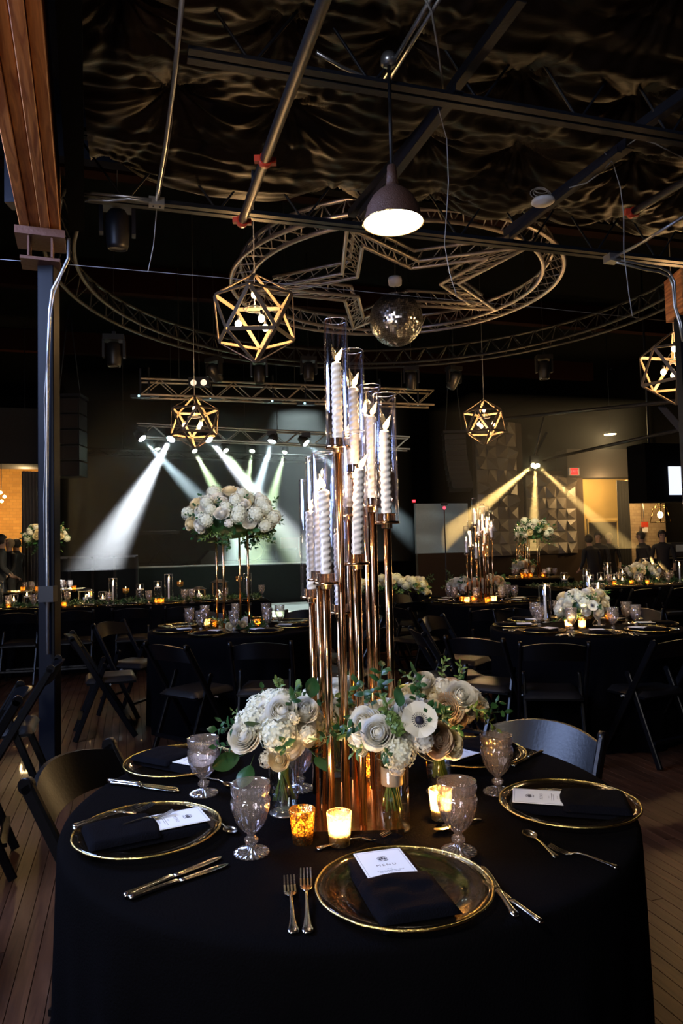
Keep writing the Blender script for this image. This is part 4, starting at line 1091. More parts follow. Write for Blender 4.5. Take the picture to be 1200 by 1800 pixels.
# ---- folding chair (sitter faces +Y)
def chair_proto():
    t_ = thing('folding_chair', 'x', 'chair'); hw = .205
    for s in (-1, 1):
        pts = [Vector((s * hw, -.255, .775)), Vector((s * hw, .20, .008))]
        mb = MB(); mb.bar(pts[0], pts[1], .022, .042, side=(1, 0, 0), ch=.006); mb.tube([pts[0] + Vector((-.011, 0, .0)), pts[0] + Vector((.011, 0, .0))], .022, 14); obj('back_post', mb, M['chair'], t_)
        mb = MB(); x = s * (hw - .030); mb.bar((x, .02, .60) if False else (x, -.02, .555), (x, -.235, .006), .022, .038, side=(1, 0, 0), ch=.005); mb.tube([(x - .011, -.02, .555), (x + .011, -.02, .555)], .019, 12); obj('rear_leg', mb, M['chair'], t_)
    def slat(z0, z1):
        mb = MB(); n = 14; vs = []
        for k in range(n + 1):
            u = k / n * 2 - 1; x = u * (hw - .008); bow = -.05 * (1 - u * u); zt = z1 + .030 * (1 - u * u) - .012; zb = z0 + .012 * (1 - u * u)
            for (dz, th) in ((zt, .007), (zt, -.007), (zt, -.007), (zb, -.007), (zb, -.007), (zb, .007), (zb, .007), (zt, .007)): vs.append((x, -.245 + (.775 - dz) * .55 + bow + th, dz))
        fs = []
        for k in range(n):
            for q in (0, 2, 4, 6):
                w = q + 1; fs.append((k*8+q, k*8+w, (k+1)*8+w, (k+1)*8+q))
        mb.add(vs, fs, True); obj('back_slat', mb, M['chair'], t_)
    slat(.665, .775)
    obj('seat', slab(.37, .38, .035, 10, 5, .001, y0=.03, z0=.425), M['seatpad'], t_)
    mb = MB()
    mb.box((0, .03, .42), (.36, .36, .02)); obj('seat_frame', mb, M['chair'], t_)
    for (y, z, w) in ((-.195, .155, .175), (.145, .13, .205)):
        mb = MB(); mb.bar((-w, y, z), (w, y, z), .018, .035, side=(0, 0, 1)); obj('stretcher', mb, M['chair'], t_)
    mb = MB(); mb.tube([(-hw, 0.02, .41), (hw, 0.02, .41)], .006, 8); obj('hinge_rod', mb, M['conduit'], t_)
    return t_
CHAIR = chair_proto(); chair_used = [False]; CHAIRS = {}
def chair(x, y, rz, label, group, key=None):
    if not chair_used[0]:
        chair_used[0] = True; c = CHAIR; c.location = (x, y, 0); c.rotation_euler = (0, 0, rz); c['group'] = group
    else: c = dup(CHAIR, (x, y, 0), rz, None, group)
    c['label'] = label
    return c
def chair_at(tkey, ang, r, label, group):
    cx, cy = TABLES[tkey]; a = math.radians(ang); x = cx + math.cos(a) * r; y = cy + math.sin(a) * r
    return chair(x, y, a + PI / 2, label, group)

# ================================================================== NEAREST TABLE
round_table('near', 0.0, 1.89, 'nearest round table under a black cloth', 'black tablecloth on the nearest round table', 3)
CX, CY = 0, 1.89
def onT(px, py, z=TZ): p = pz(px, py, z); return p
GOB = goblet_proto(120, True); GOBL = None
gp = [((442, 1500), 'pressed-glass goblet left of the gold mercury votive, on the nearest table'), ((806, 1498), 'amber-lit pressed-glass goblet above the centre front gold plate'),
      ((358, 1396), 'pressed-glass goblet beside the far left napkin on the nearest table'), ((875, 1393), 'pressed-glass goblet in front of the blue-lit chair back'), ((527, 1388), 'goblet half hidden behind the left rose vase on the nearest table')]
for i, ((x, y), lb) in enumerate(gp):
    p = onT(x, y)
    g = GOB if i == 0 else dup(GOB)
    g.location = p; g.rotation_euler = (0, 0, i); tag(g, lb, 'glass', 'goblets on the nearest table')
CHG = charger_proto(96); NAP = napkin_proto(True); CRD = card_proto(True)
pls = [((710, 1573), 'at the centre front of the nearest table', (-.013, .0), .06), ((260, 1471), 'at the left of the nearest table', (0, 0), 0), ((1000, 1424), 'at the right of the nearest table', (0, 0), 0),
       ((316, 1347), 'at the far left of the nearest table', (0, 0), 0), ((828, 1332), 'behind the right goblet on the nearest table', (0, 0), 0)]
for i, ((x, y), wh, off, da) in enumerate(pls):
    p = onT(x, y); th = math.atan2(CY - p.y, CX - p.x) - PI / 2 + da
    c = CHG if i == 0 else dup(CHG); c.location = p; tag(c, 'gold-rimmed glass charger ' + wh, 'plate', 'chargers on the nearest table')
    n = NAP if i == 0 else dup(NAP); n.location = p + Vector((off[0], off[1], .0185 - .010)); n.rotation_euler = (0, 0, th); tag(n, 'navy pocket-folded napkin on the charger ' + wh, 'napkin', 'napkins on the nearest table')
    k = CRD if i == 0 else dup(CRD); d = Vector((-math.sin(th), math.cos(th), 0)); k.location = n.location + d * .052 + Vector((0, 0, .0185)); k.rotation_euler = (0, 0, th)
    tag(k, 'white menu card in the napkin ' + wh, 'card', 'menu cards on the nearest table')
FRK, KNF, SPN = fork_proto(), knife_proto(), spoon_proto(); usedc = set()
def cutlery(kind, p0, p1, label, group):
    zo = .022 if ('behind the left charger' in label or 'over the left napkin' in label or 'behind the right charger' in label) else 0
    pr, L_, off = {'fork': (FRK, .196, 0), 'knife': (KNF, .233, .004), 'spoon': (SPN, .184, -.006)}[kind]
    a = onT(*p0, TZ + zo); b = onT(*p1, TZ + zo + (.012 if 'left napkin' in label else 0)); d = b - a
    o = dup(pr) if kind in usedc else pr; usedc.add(kind)
    mid = (a + b) / 2; s = max(.75, min(1.15, d.length / L_))
    o.location = mid + Vector((0, 0, .001)); o.rotation_euler = (0, 0, math.atan2(d.y, d.x) - PI / 2); o.scale = (min(1, s),) * 3 if s < 1 else (1, s, 1); tag(o, label, kind, group)
CG = 'cutlery on the nearest table'
for a in (('fork', (516, 1645), (508, 1550), 'outer left fork beside the centre front charger'), ('fork', (541, 1645), (537, 1537), 'inner fork beside the centre front charger'),
          ('knife', (908, 1618), (847, 1527), 'inner knife right of the centre front charger'), ('knife', (940, 1617), (862, 1560), 'outer knife right of the centre front charger'),
          ('fork', (556, 1495), (686, 1471), 'dessert fork lying above the centre front charger'), ('spoon', (834, 1445), (768, 1464), 'spoon beside the amber-lit goblet'),
          ('fork', (127, 1455), (247, 1420), 'upper fork behind the left charger'), ('fork', (127, 1460), (270, 1421), 'lower fork behind the left charger'),
          ('knife', (213, 1582), (386, 1511), 'upper knife in front of the left charger'), ('knife', (222, 1585), (398, 1523), 'lower knife in front of the left charger'),
          ('spoon', (371, 1442), (412, 1470), 'spoon at the right of the left charger'), ('fork', (201, 1463), (300, 1428), 'dessert fork lying over the left napkin edge'),
          ('knife', (187, 1374), (311, 1389), 'front knife before the far left charger'), ('knife', (190, 1378), (313, 1393), 'rear knife before the far left charger'), ('spoon', (372, 1372), (405, 1385), 'spoon beside the far left goblet'),
          ('knife', (1085, 1394), (945, 1391), 'upper knife behind the right charger'), ('knife', (1094, 1404), (970, 1398), 'lower knife behind the right charger'),
          ('fork', (1084, 1527), (968, 1494), 'outer fork in front of the right charger'), ('spoon', (970, 1503), (925, 1468), 'spoon in front of the right charger'),
          ('fork', (905, 1346), (935, 1328), 'fork behind the right rear goblet'), ('knife', (945, 1326), (912, 1341), 'small knife behind the right rear goblet')):
    cutlery(*a, CG)

# ---- candelabra
def candelabra(root_loc, specs, base, label, grp, fine=True, sc=1.0, e=1.0, where='on the nearest table'):
    """specs: holder points (world), candle height, tube height, lean"""
    rt = thing('candelabra', label, 'candelabra', root_loc)
    mb = MB(); mb.box(Vector(root_loc) + Vector((0, 0, .007)), (base[0], base[1], .014)); obj('base_plate', mb, M['gold'], rt, world=True)
    n = 24 if fine else 10; r = .0285 * sc
    tubes = []; cands = []
    cup = MB().lathe([(.001, -.014), (.013, -.014), (.013, -.004), (r + .0015, -.004), (r + .0015, .002), (r * .74, .003), (r * .72, .021), (.016, .021), (.016, .012), (.001, .012)], n).mesh('cup', M['gold'])
    cm = {}
    tm = {}
    for i, (p, hc, ht, lean, sl) in enumerate(specs):
        x0, y0 = p.x, p.y
        mb = MB(); mb.tube([(x0, y0, root_loc[2] + .012), (x0, y0, p.z - .016)], .0088 * sc, n // 2 + 2); obj('rod', mb, M['gold'], rt, world=True)
        o = obj('cup', cup, None, rt); o.location = p - Vector(root_loc)
        if ht not in tm: tm[ht] = tube_mesh(r, ht, 40 if fine else 14)
        g = obj('glass_cylinder', tm[ht], None); g.location = p + Vector((0, 0, .003)); tag(g, 'clear glass cylinder', 'candle shade', grp[0]); tubes.append(g)
        if hc not in cm: cm[hc] = taper_mesh(hc, .0125 * sc, fine, 20 if fine else 8)
        cands.append(taper(p + Vector((0, 0, .0125)), hc, cm[hc], 'x', grp[1], lean, sl, e))
    return rt, tubes, cands
sp = []
for (x, y, d, hc, ht, lean, sl) in (
    (594, 786, 1.70, .190, .305, (0, 0), .45), (624, 832, 1.76, .200, .305, (0, .0), .4), (644, 886, 1.90, .225, .305, (0, 0), 0.1),
    (655, 890, 1.80, .215, .305, (0, .01), .4), (680, 918, 1.70, .205, .305, (0, -.005), .45), (627, 990, 1.66, .205, .305, (0, .055), .5),
    (573, 1024, 1.66, .200, .300, (0, 0), -.3), (561, 1018, 1.80, .205, .305, (0, 0), .2), (548, 1049, 1.88, .21, .305, (0, 0), .3), (597, 1076, 1.96, .20, .305, (0, 0), .2), (612, 905, 1.98, .20, .305, (0, 0), .2)):
    sp.append((pd(x, y, d), hc, ht, lean, sl))
rt, tb, cd = candelabra(Vector((pd(627, 1410, 1.80).x, 1.81, TZ)), sp, (.205, .37), 'tall rose-gold candelabra of clustered rods on the nearest table', ('glass cylinders of the nearest candelabra', 'spiral candles of the nearest candelabra'), e=.85)
ordlabel(tb, 'clear glass cylinder', 'on the nearest candelabra'); ordlabel(cd, 'lit white spiral taper', 'on the nearest candelabra')

# ---- votives
VG = votive_proto(M['mercury'], .022, .0295, .074, 32, 0); VR = votive_proto(M['ribbed'], .022, .0275, .07, 60, 20)
def votive(proto, p, label, group, first=set(), e=1.2, s=1):
    v = dup(proto) if id(proto) in first else proto; first.add(id(proto)); v.location = p; v.scale = (s,) * 3; tag(v, label, 'candle holder', group)
    clight(Vector(p) + Vector((0, 0, .045 * s)), e, .008); return v
votive(VG, onT(532, 1481), 'gold mercury glass votive beside the left goblet', 'votives on the nearest table')
votive(VR, onT(597, 1484), 'clear cut-glass votive in front of the gold rods', 'votives on the nearest table', e=2.0)
votive(VR, onT(775, 1439), 'clear cut-glass votive behind the amber-lit goblet', 'votives on the nearest table', e=5.0)
votive(VG, onT(655, 1376), 'gold votive behind the rods and the banded vase', 'votives on the nearest table', e=1.5)

# ---- vases with flowers
def vase_arr(p, r, h, label, band, c, rad, n, kinds, extra=(), leaves=16, wl=.55):
    rt = thing('flower_vase', label, 'flower vase', p)
    obj('vase', tube_mesh(r, h, 40, .003, 'vase', M['vglass'], True), None, rt)
    mb = MB(); mb.lathe([(.001, .007), (r - .004, .007), (r - .004, h * wl), (.001, h * wl)], 32); obj('water', mb, M['water'], rt)
    if band:
        mb = MB(); mb.lathe([(r * .62, h * .62), (r * .66, h * .63), (r * .66, h * .86), (r * .62, h * .87)], 24); o = obj('ribbon', mb, mat('cream_ribbon', (.6, .48, .36), .5), rt); o['label'] = 'cream ribbon tied round the stems'
    for k in range(14):
        a = 2 * PI * k / 14; q = r * R.uniform(.25, .75)
        mb = MB(); mb.tube([(q * math.cos(a + 2.2), q * math.sin(a + 2.2), h * .22 + R.uniform(0, .02)), (r * .25 * math.cos(a + 1), r * .25 * math.sin(a + 1), h * .75), (r * .5 * math.cos(a), r * .5 * math.sin(a), h + .03)], .0026, 5); obj('stem', mb, M['stem'], rt)
    inv = -Vector(p)
    bouquet(rt, Vector(c) + inv, rad[0], rad[1], rad[2], n, kinds, 1.0, leaves)
    for kind, pos, nv, s in extra: bloom(kind, rt, Vector(pos) + inv, nv, s * (.86 if kind in ('rose', 'cream', 'blush', 'anem', 'hyd') else .8))
    return rt
V1 = onT(500, 1430); V2 = onT(691, 1458); V3 = onT(772, 1393); V4 = onT(592, 1368)
toc = lambda p: (CAM - Vector(p)).normalized()
c1 = pd(490, 1282, V1.y); c2 = pd(695, 1282, V2.y); c3 = pd(775, 1240, V3.y + .02); c4 = pd(592, 1250, V4.y)
def ex(lst, d):
    out = []
    for k, x, y, dd, s, lx, lz in lst:
        p = pd(x, y, d + dd); out.append((k, p, toc(p) + Vector((lx, 0, lz)), s))
    return out
vase_arr(V1, .037, .135, 'glass vase of white roses left of the gold rods', False, c1, (.100, .09, .085), 26, ['rose', 'hyd', 'stock'],
    ex([('rose', 428, 1292, -.07, 1.25, -.5, .3), ('rose', 468, 1252, -.05, 1.15, -.3, .6), ('rose', 495, 1250, -.09, 1.35, -.05, .6), ('rose', 535, 1248, -.06, 1.2, .3, .7), ('hyd', 490, 1290, -.10, 1.35, 0, .1), ('stock', 540, 1290, -.09, 1.0, .3, 0), ('cream', 490, 1335, -.08, 1.0, -.2, -.2), ('stock', 515, 1262, -.10, .8, 0, .2), ('stock', 470, 1335, -.06, 1, 0, -.3),
        ('stock', 495, 1222, -.02, .9, 0, 1), ('bud', 490, 1200, 0, .9, 0, 1), ('leaf', 420, 1330, -.03, 1.3, -1.5, -.6), ('leaf', 440, 1345, -.05, 1.2, -.5, -1.2), ('leaf', 555, 1330, -.07, 1.3, .8, -.9), ('yleaf', 520, 1222, .0, 1.1, .5, 1), ('leaf', 545, 1225, 0, 1.1, .3, 1.5), ('lsprig', 488, 1240, 0, .9, -.1, 2)], V1.y), wl=.4)
vase_arr(V2, .0385, .165, 'glass vase with ribbon-tied white anemone bouquet right of the rods', True, c2, (.105, .085, .075), 26, ['rose', 'cream', 'stock', 'bud'],
    ex([('anem', 735, 1268, -.10, 1.25, .2, .3), ('rose', 664, 1288, -.09, 1.35, -.2, .2), ('rose', 637, 1270, -.04, 1.1, -.5, .3), ('rose', 720, 1244, -.06, 1.0, .1, .6), ('hyd', 700, 1322, -.09, 1.1, 0, -.1), ('blush', 770, 1300, -.05, 1.2, .6, 0), ('bud', 700, 1280, -.11, 1.3, 0, .2), ('bud', 690, 1265, -.1, 1.2, 0, .4), ('stock', 745, 1305, -.09, 1.1, .3, -.1), ('cream', 795, 1310, -.02, 1.0, .8, 0),
        ('sprig', 655, 1245, -.05, 1.1, -.6, .9), ('sprig', 640, 1290, -.1, .9, -.9, .2), ('sprig', 680, 1240, -.06, 1.1, -.1, 1.3), ('leaf', 700, 1240, -.08, 1, 0, 1), ('sprig', 730, 1235, -.05, .9, .3, 1), ('stock', 698, 1350, -.06, .9, 0, -.5)], V2.y), wl=.33)
vase_arr(V3, .035, .15, 'shorter vase of white and peach roses behind the cut-glass votive', False, c3, (.110, .09, .07), 24, ['rose', 'cream', 'stock', 'blush'],
    ex([('rose', 810, 1222, -.05, 1.25, .4, .4), ('rose', 745, 1196, -.02, 1.0, 0, 1), ('cream', 712, 1222, -.03, 1.1, -.2, .6), ('blush', 805, 1258, -.05, 1.0, .6, 0), ('cream', 760, 1250, -.08, 1.1, .1, .3), ('leaf', 733, 1190, 0, 1.1, -.3, 1.4), ('lsprig', 780, 1200, 0, .9, .2, 2), ('lsprig', 800, 1205, 0, .9, .4, 1.6)], V3.y), wl=.45)
vase_arr(V4, .035, .14, 'vase of white flowers behind the gold rods', False, c4, (.10, .08, .075), 16, ['rose', 'hyd', 'stock'], ex([('rose', 590, 1215, -.03, 1.2, 0, .5), ('rose', 610, 1240, -.05, 1.1, 0, .3)], V4.y))
# small dark tray behind the dessert fork
o = obj('napkin', slab(.115, .115, .006, 8, 9), M['napkin']); o.location = onT(668, 1462); o.rotation_euler = (0, 0, -.5); tag(o, 'small black napkin under the banded vase', 'napkin')

# ---- chairs at the nearest table
def chair_px(a, b, face, label, group):
    """back posts seen at pixels a, b (tops)"""
    A_ = pz(a[0], a[1], .785); B_ = pz(b[0], b[1], .785); m_ = (A_ + B_) / 2; d = (B_ - A_); d.z = 0; d.normalize(); n = Vector((-d.y, d.x, 0))
    if n.dot(Vector(face)) < 0: n = -n
    c = m_ + n * .255; return chair(c.x, c.y, math.atan2(n.y, n.x) - PI / 2, label, group)
chair_px((60, 1368), (183, 1308), (1, -.2, 0), 'black wooden folding chair drawn up at the left of the nearest table', 'chairs at the nearest table')
chair_px((1047, 1290), (872, 1262), (-1, -1, 0), 'black folding chair with blue-lit back slat behind the right charger', 'chairs at the nearest table')
for a, b, lb in (((107, 1147), (82, 1182), 'black folding chair nearest the steel post, in the left row'), ((36, 1197), (30, 1232), 'second black folding chair from the steel post, in the left row'), ((-35, 1265), (-70, 1330), 'black folding chair cut off by the left edge of the view')):
    chair_px(a, b, (-1, 0, 0), lb, 'chairs in the row at the left edge')

# ================================================================== OTHER TABLES
GOBL = goblet_proto(20, False); CHL = charger_proto(32); NAPL = napkin_proto(False); CRDL = card_proto(False)
first = set()
def use(proto, loc, rz=0, scale=None):
    o = dup(proto) if proto.name in first else proto; first.add(proto.name); o.location = loc; o.rotation_euler = (0, 0, rz)
    return o
def settings(key, n, a0, where, full=True, nap=True, rad=.52):
    cx, cy = TABLES[key]; gs = []; cs = []; ns = []; ks = []; fs = []
    for i in range(n):
        a = math.radians(a0 + 360 * i / n); d = Vector((math.cos(a), math.sin(a), 0)); t = Vector((-d.y, d.x, 0)); c0 = Vector((cx, cy, TZ)); th = a + PI / 2
        c = use(CHL, c0 + d * rad); cs.append(c); c['category'] = 'plate'
        if nap is True or (nap and i in nap):
            o = use(NAPL, c0 + d * rad + Vector((0, 0, .0085)), th + R.uniform(-.1, .1)); ns.append(o); o['category'] = 'napkin'
            o = use(CRDL, c0 + d * (rad - .050) + Vector((0, 0, .027)), th); ks.append(o); o['category'] = 'card'
        g = use(GOBL, c0 + d * (rad - .17) + t * .13, R.uniform(0, 3)); gs.append(g); g['category'] = 'glass'
        if full:
            for pr, q, L_ in ((FRK, -.195, 0), (FRK, -.22, 0), (KNF, .195, 0), (KNF, .225, 0)):
                o = dup(pr); o.location = c0 + d * (rad + .0) + t * q * 1.0 + Vector((0, 0, .001)); o.rotation_euler = (0, 0, th); o.scale = (1, 1, 1); o['category'] = 'fork' if pr is FRK else 'knife'; fs.append(o)
    ordlabel(cs, 'gold-rimmed charger', where, 'chargers ' + where); ordlabel(gs, 'pressed-glass goblet', where, 'goblets ' + where)
    if ns: ordlabel(ns, 'folded navy napkin', where, 'napkins ' + where); ordlabel(ks, 'white menu card', where, 'menu cards ' + where)
    fk = [o for o in fs if o['category'] == 'fork']; kn = [o for o in fs if o['category'] == 'knife']
    if full:
        for grp_, w in ((fk, 'fork'), (kn, 'knife')):
            grp_.sort(key=lambda o: proj(o.location)[0])
            for i, o in enumerate(grp_): o['label'] = f'silver {w} {where}, ' + ((ORD[i] + ' from left') if i < 20 else 'at the right'); o['group'] = w + 's ' + where
def tall_floral(key, base, cpt, rad, n, label, s, rods):
    rt = thing('flower_stand', label, 'flower arrangement', base)
    zt = cpt.z - rad[2] * .25 - base[2]
    mb = MB(); mb.box((0, 0, .004), (.27, .27, .008)); obj('base_plate', mb, M['gold'], rt)
    for q in rods:
        mb = MB(); mb.tube([(q[0], q[1], .006), (q[0], q[1], zt)], .0095, 10); obj('rod', mb, M['gold'], rt)
    mb = MB(); mb.box((0, 0, zt + .003), (.30, .26, .006)); obj('top_plate', mb, M['gold'], rt)
    bouquet(rt, Vector((cpt.x - base[0], cpt.y - base[1], cpt.z - base[2])), rad[0], rad[1], rad[2], n, ['rose', 'hyd', 'hyd', 'rose', 'rose', 'hyd', 'stock', 'cream'] if s < 1.6 else ['rose', 'hyd', 'cream', 'stock'], s, leaves=54 if n > 30 else 20)
    o_ = Vector((cpt.x - base[0], cpt.y - base[1], cpt.z - base[2]))
    for i in range(34 if n > 60 else 14):
        a = R.uniform(0, 6.28); z = R.uniform(-.95, -.35); q = math.sqrt(1 - z * z)
        bloom(R.choice(['sprig', 'sprig', 'lsprig', 'leaf']), rt, o_ + Vector((q * math.cos(a) * rad[0] * .7, q * math.sin(a) * rad[1] * .7, z * rad[2] * .75)), (math.cos(a), math.sin(a), R.uniform(-1.2, .1)), s * R.uniform(.6, .9))
    return rt

# left flower-stand table
L0 = Vector(pz(413, 1103, TZ)); round_table('stand', L0.x, L0.y, 'round table carrying the flower stand left of the candelabra', 'black tablecloth under the white flower stand at left', 5)
settings('stand', 8, -103, 'on the flower stand table', nap=(0, 1, 2, 7), full=False)
tall_floral('stand', (L0.x - .03, L0.y, TZ), pd(407, 914, L0.y), (.40, .35, .265), 76, 'tall gold stand topped by white roses and hydrangeas', 1.5, [(-.135, .10), (-.04, -.12), (.06, .12), (.16, -.10)])
for (x, y, pr, lb) in ((364, 1103, VR, 'white-glowing votive on the flower stand table'), (375, 1106, VG, 'left gold votive on the flower stand table'), (452, 1104, VG, 'right gold votive on the flower stand table')):
    votive(pr, pz(x, y, TZ), lb, 'votives on the flower stand table', e=1.6)
def garland(a, b, w, n, label, group, loc=None, kinds=('sprig', 'sprig', 'lsprig'), s=1.6, flowers=0):
    """greenery runner lying along a line on a table"""
    a = Vector(a); b = Vector(b); root = MB()
    c = (a + b) / 2; mbs = []
    mb = MB(); d = (b - a).normalized(); nn = Vector((-d.y, d.x, 0))
    for i in range(n):
        p = a.lerp(b, R.random()) + nn * R.uniform(-w, w) - c; dr = Vector((R.uniform(-1, 1), R.uniform(-1, 1), R.uniform(.1, .9))).normalized(); l = R.uniform(.03, .055) * s / 1.3
        sd = dr.cross(Vector((0, 0, 1))).normalized() * l * .26; up = Vector((0, 0, l * .1)); p.z += R.uniform(.003, .05)
        mb.add([p, p + dr * l * .4 + sd, p + dr * l, p + dr * l * .4 - sd, p + dr * l * .45 + up], [(0, 1, 4), (1, 2, 4), (2, 3, 4), (3, 0, 4)], True)
    o = obj('leaf_garland', mb, M['leaf']); o.location = c; tag(o, label, 'garland', group, 'stuff')
    return o
Lc = Vector((L0.x, L0.y, TZ))
rt = thing('flower_cluster', 'low cluster of cream lilies and leaves at the stand foot', 'flowers', Lc + Vector((.04, -.06, 0)))
for i in range(34):
    a = R.uniform(0, 6.28); q = R.uniform(.10, .26)
    bloom(R.choice(['sprig', 'sprig', 'leaf']), rt, (q * math.cos(a) * .9, q * math.sin(a) * .7, .01), (math.cos(a), math.sin(a), R.uniform(.2, 1.2)), R.uniform(.8, 1.1))
for x, y, k in ((415, 1095, 'cream'), (432, 1092, 'rose'), (405, 1100, 'cream'), (427, 1098, 'cream')):
    p = pz(x, y, TZ + .05); bloom(k, rt, p - Lc - Vector((.04, -.06, 0)), toc(p) + Vector((0, 0, .5)), 1.0)
CGS = 'chairs around the flower stand table'
chair_px((254, 1130), (330, 1137), (.3, 1, 0), 'black folding chair at the front left of the flower stand table', CGS)
chair_px((412, 1131), (503, 1129), (-.2, 1, 0), 'black folding chair in front of the flower stand', CGS)
for ang, lb in ((-160, 'black folding chair seen side on, left of the flower stand table'), (160, 'black folding chair at the back left of the flower stand table'), (112, 'black folding chair behind the flower stand'), (66, 'black folding chair behind right of the flower stand'), (22, 'black folding chair at the right back of the flower stand table'), (-25, 'black folding chair between the flower stand table and the gold rods')):
    chair_at('stand', ang, 1.02, lb, CGS)

# right candle table
R0_ = Vector(pz(1026, 1101, TZ)); round_table('candle', R0_.x, R0_.y, 'round table with low white flowers and tall cylinders at right', 'black tablecloth under the low flower bowl at right', 7)
settings('candle', 8, -97, 'on the low flower bowl table')
p = Vector((R0_.x, R0_.y, TZ)); fb = thing('flower_bowl', 'low bowl of white roses and anemones on the right table', 'flower arrangement', p)
obj('bowl', MB().lathe([(.001, 0), (.05, 0), (.06, .01), (.085, .05), (.09, .09), (.085, .09), (.075, .04), (.001, .03)], 24), M['brass'], fb)
bouquet(fb, (0, 0, .15), .21, .18, .15, 34, ['rose', 'rose', 'cream', 'stock', 'hyd', 'anem'], 1.15, 18, low=-.4)
bloom('anem', fb, (.01, -.17, .17), (0, -1, .3), 1.1)
def cyl_candle(p, r, h, hc, label, group, e=1.0, dish=True):
    t_ = obj('glass_cylinder', tube_mesh(r, h, 20, .002, 'glass_cylinder', M['glass'], True), None); t_.location = p; tag(t_, 'clear glass cylinder around the ' + label, 'candle shade', group[0])
    k = '%.3f' % hc
    if k not in TP: TP[k] = taper_mesh(hc, .011, False, 10)
    o = taper(Vector(p) + Vector((0, 0, .0065)), hc, TP[k], label, group[1], slant=.1, e=e, fs=1.6); return t_
TP = {}
for (x, y, r, h, hc, lb) in ((959, 1094, .048, .30, .25, 'white taper left of the low flower bowl'), (1053, 1100, .048, .32, .27, 'white taper right of the low flower bowl'), (1036, 1075, .048, .33, .26, 'white taper behind the low flower bowl')):
    cyl_candle(pz(x, y, TZ), r, h, hc, lb, ('glass cylinders on the low flower bowl table', 'tapers on the low flower bowl table'), e=3.5)
for (x, y, pr, lb) in ((999, 1106, VR, 'left glowing cube-like votive before the low flower bowl'), (1023, 1107, VR, 'middle glowing votive before the low flower bowl'), (1070, 1093, VG, 'gold votive right of the low flower bowl')):
    votive(pr, pz(x, y, TZ), lb, 'votives on the low flower bowl table', e=1.8)
CGR = 'chairs around the low flower bowl table'
chair_px((926, 1131), (1021, 1131), (.3, 1, 0), 'black folding chair in front of the low flower bowl', CGR)
chair_px((798, 1120), (868, 1124), (.6, 1, 0), 'black folding chair at the left front of the low flower bowl table', CGR)
chair_px((1152, 1128), (1225, 1120), (-.7, 1, 0), 'black folding chair at the right front of the low flower bowl table', CGR)
for ang, lb in ((-172, 'black folding chair left of the low flower bowl table'), (100, 'black folding chair behind the low flower bowl'), (145, 'black folding chair at the back left of the low flower bowl'), (50, 'black folding chair at the back right of the low flower bowl')):
    chair_at('candle', ang, 1.05, lb, CGR)

# candelabra table at right
P0 = Vector(pz(846, 1056, TZ)); round_table('cand2', P0.x, P0.y, 'round table carrying the second candelabra', 'black tablecloth under the second candelabra', 9)
settings('cand2', 8, -85, 'on the second candelabra table', full=False)
sp = []
pxs = [(838, 950, 1.16), (847, 938, 0), (857, 948, 0), (828, 975, 0), (870, 942, 0), (863, 960, 0), (835, 990, 0), (843, 968, 0), (852, 965, 0)]
for i, (x, y, _) in enumerate(((839, 925, 0), (847, 945, 0), (853, 935, 0), (861, 940, 0), (869, 948, 0), (857, 958, 0), (832, 965, 0), (825, 975, 0), (842, 985, 0))):
    sp.append((pd(x - 5, y, P0.y + R.uniform(-.09, .09)), .15, .32, (0, 0), .1))
rt, tb, cd = candelabra(Vector((P0.x - .02, P0.y, TZ)), sp, (.36, .26), 'second rose-gold candelabra, before the faceted wall', ('glass cylinders of the second candelabra', 'candles of the second candelabra'), fine=False, e=3.5)
ordlabel(tb, 'slim glass cylinder', 'on the second candelabra'); ordlabel(cd, 'small lit taper', 'on the second candelabra')
def low_flowers(p, rx, rz, n, label, kinds=('rose', 'cream', 'hyd'), s=1.6, ry=None):
    rt = thing('flower_arrangement', label, 'flower arrangement', p)
    obj('bowl', MB().lathe([(.001, 0), (.05, 0), (.07, .05), (.06, .05), (.001, .01)], 16), M['vglass'], rt)
    bouquet(rt, (0, 0, .05 + rz), rx, ry or rx * .7, rz, n, list(kinds), s, 10, low=-.5); return rt
for x, y, rx, n, lb in ((808, 1050, .14, 12, 'white blooms left of the second candelabra'), (842, 1054, .16, 14, 'dusky roses in front of the second candelabra'), (872, 1050, .12, 11, 'pale roses right of the second candelabra')):
    low_flowers(pz(x, y, TZ), rx, .10, n, lb, ('rose', 'blush', 'cream', 'hyd') if x > 820 else ('rose', 'hyd'), 1.5)
for i, (x, y) in enumerate(((812, 1062), (821, 1062), (833, 1060), (868, 1060), (857, 1063))):
    votive(VR if i % 2 else VG, pz(x, y, TZ), ORD[i] + ' votive from left before the second candelabra', 'votives on the second candelabra table', e=1.6, s=1.1)
CG2 = 'chairs around the second candelabra table'
for ang, lb in ((-97, 'black folding chair in front of the second candelabra'), (-140, 'black folding chair front left of the second candelabra'), (-50, 'black folding chair front right of the second candelabra'), (180, 'black folding chair left of the second candelabra'), (130, 'black folding chair back left of the second candelabra'), (0, 'black folding chair right of the second candelabra'), (70, 'black folding chair behind the second candelabra')):
    chair_at('cand2', ang, 1.12, lb, CG2)
chair(.74, 8.15, .15, 'black folding chair between the gold rods and the second candelabra', 'chairs by the sweetheart table')

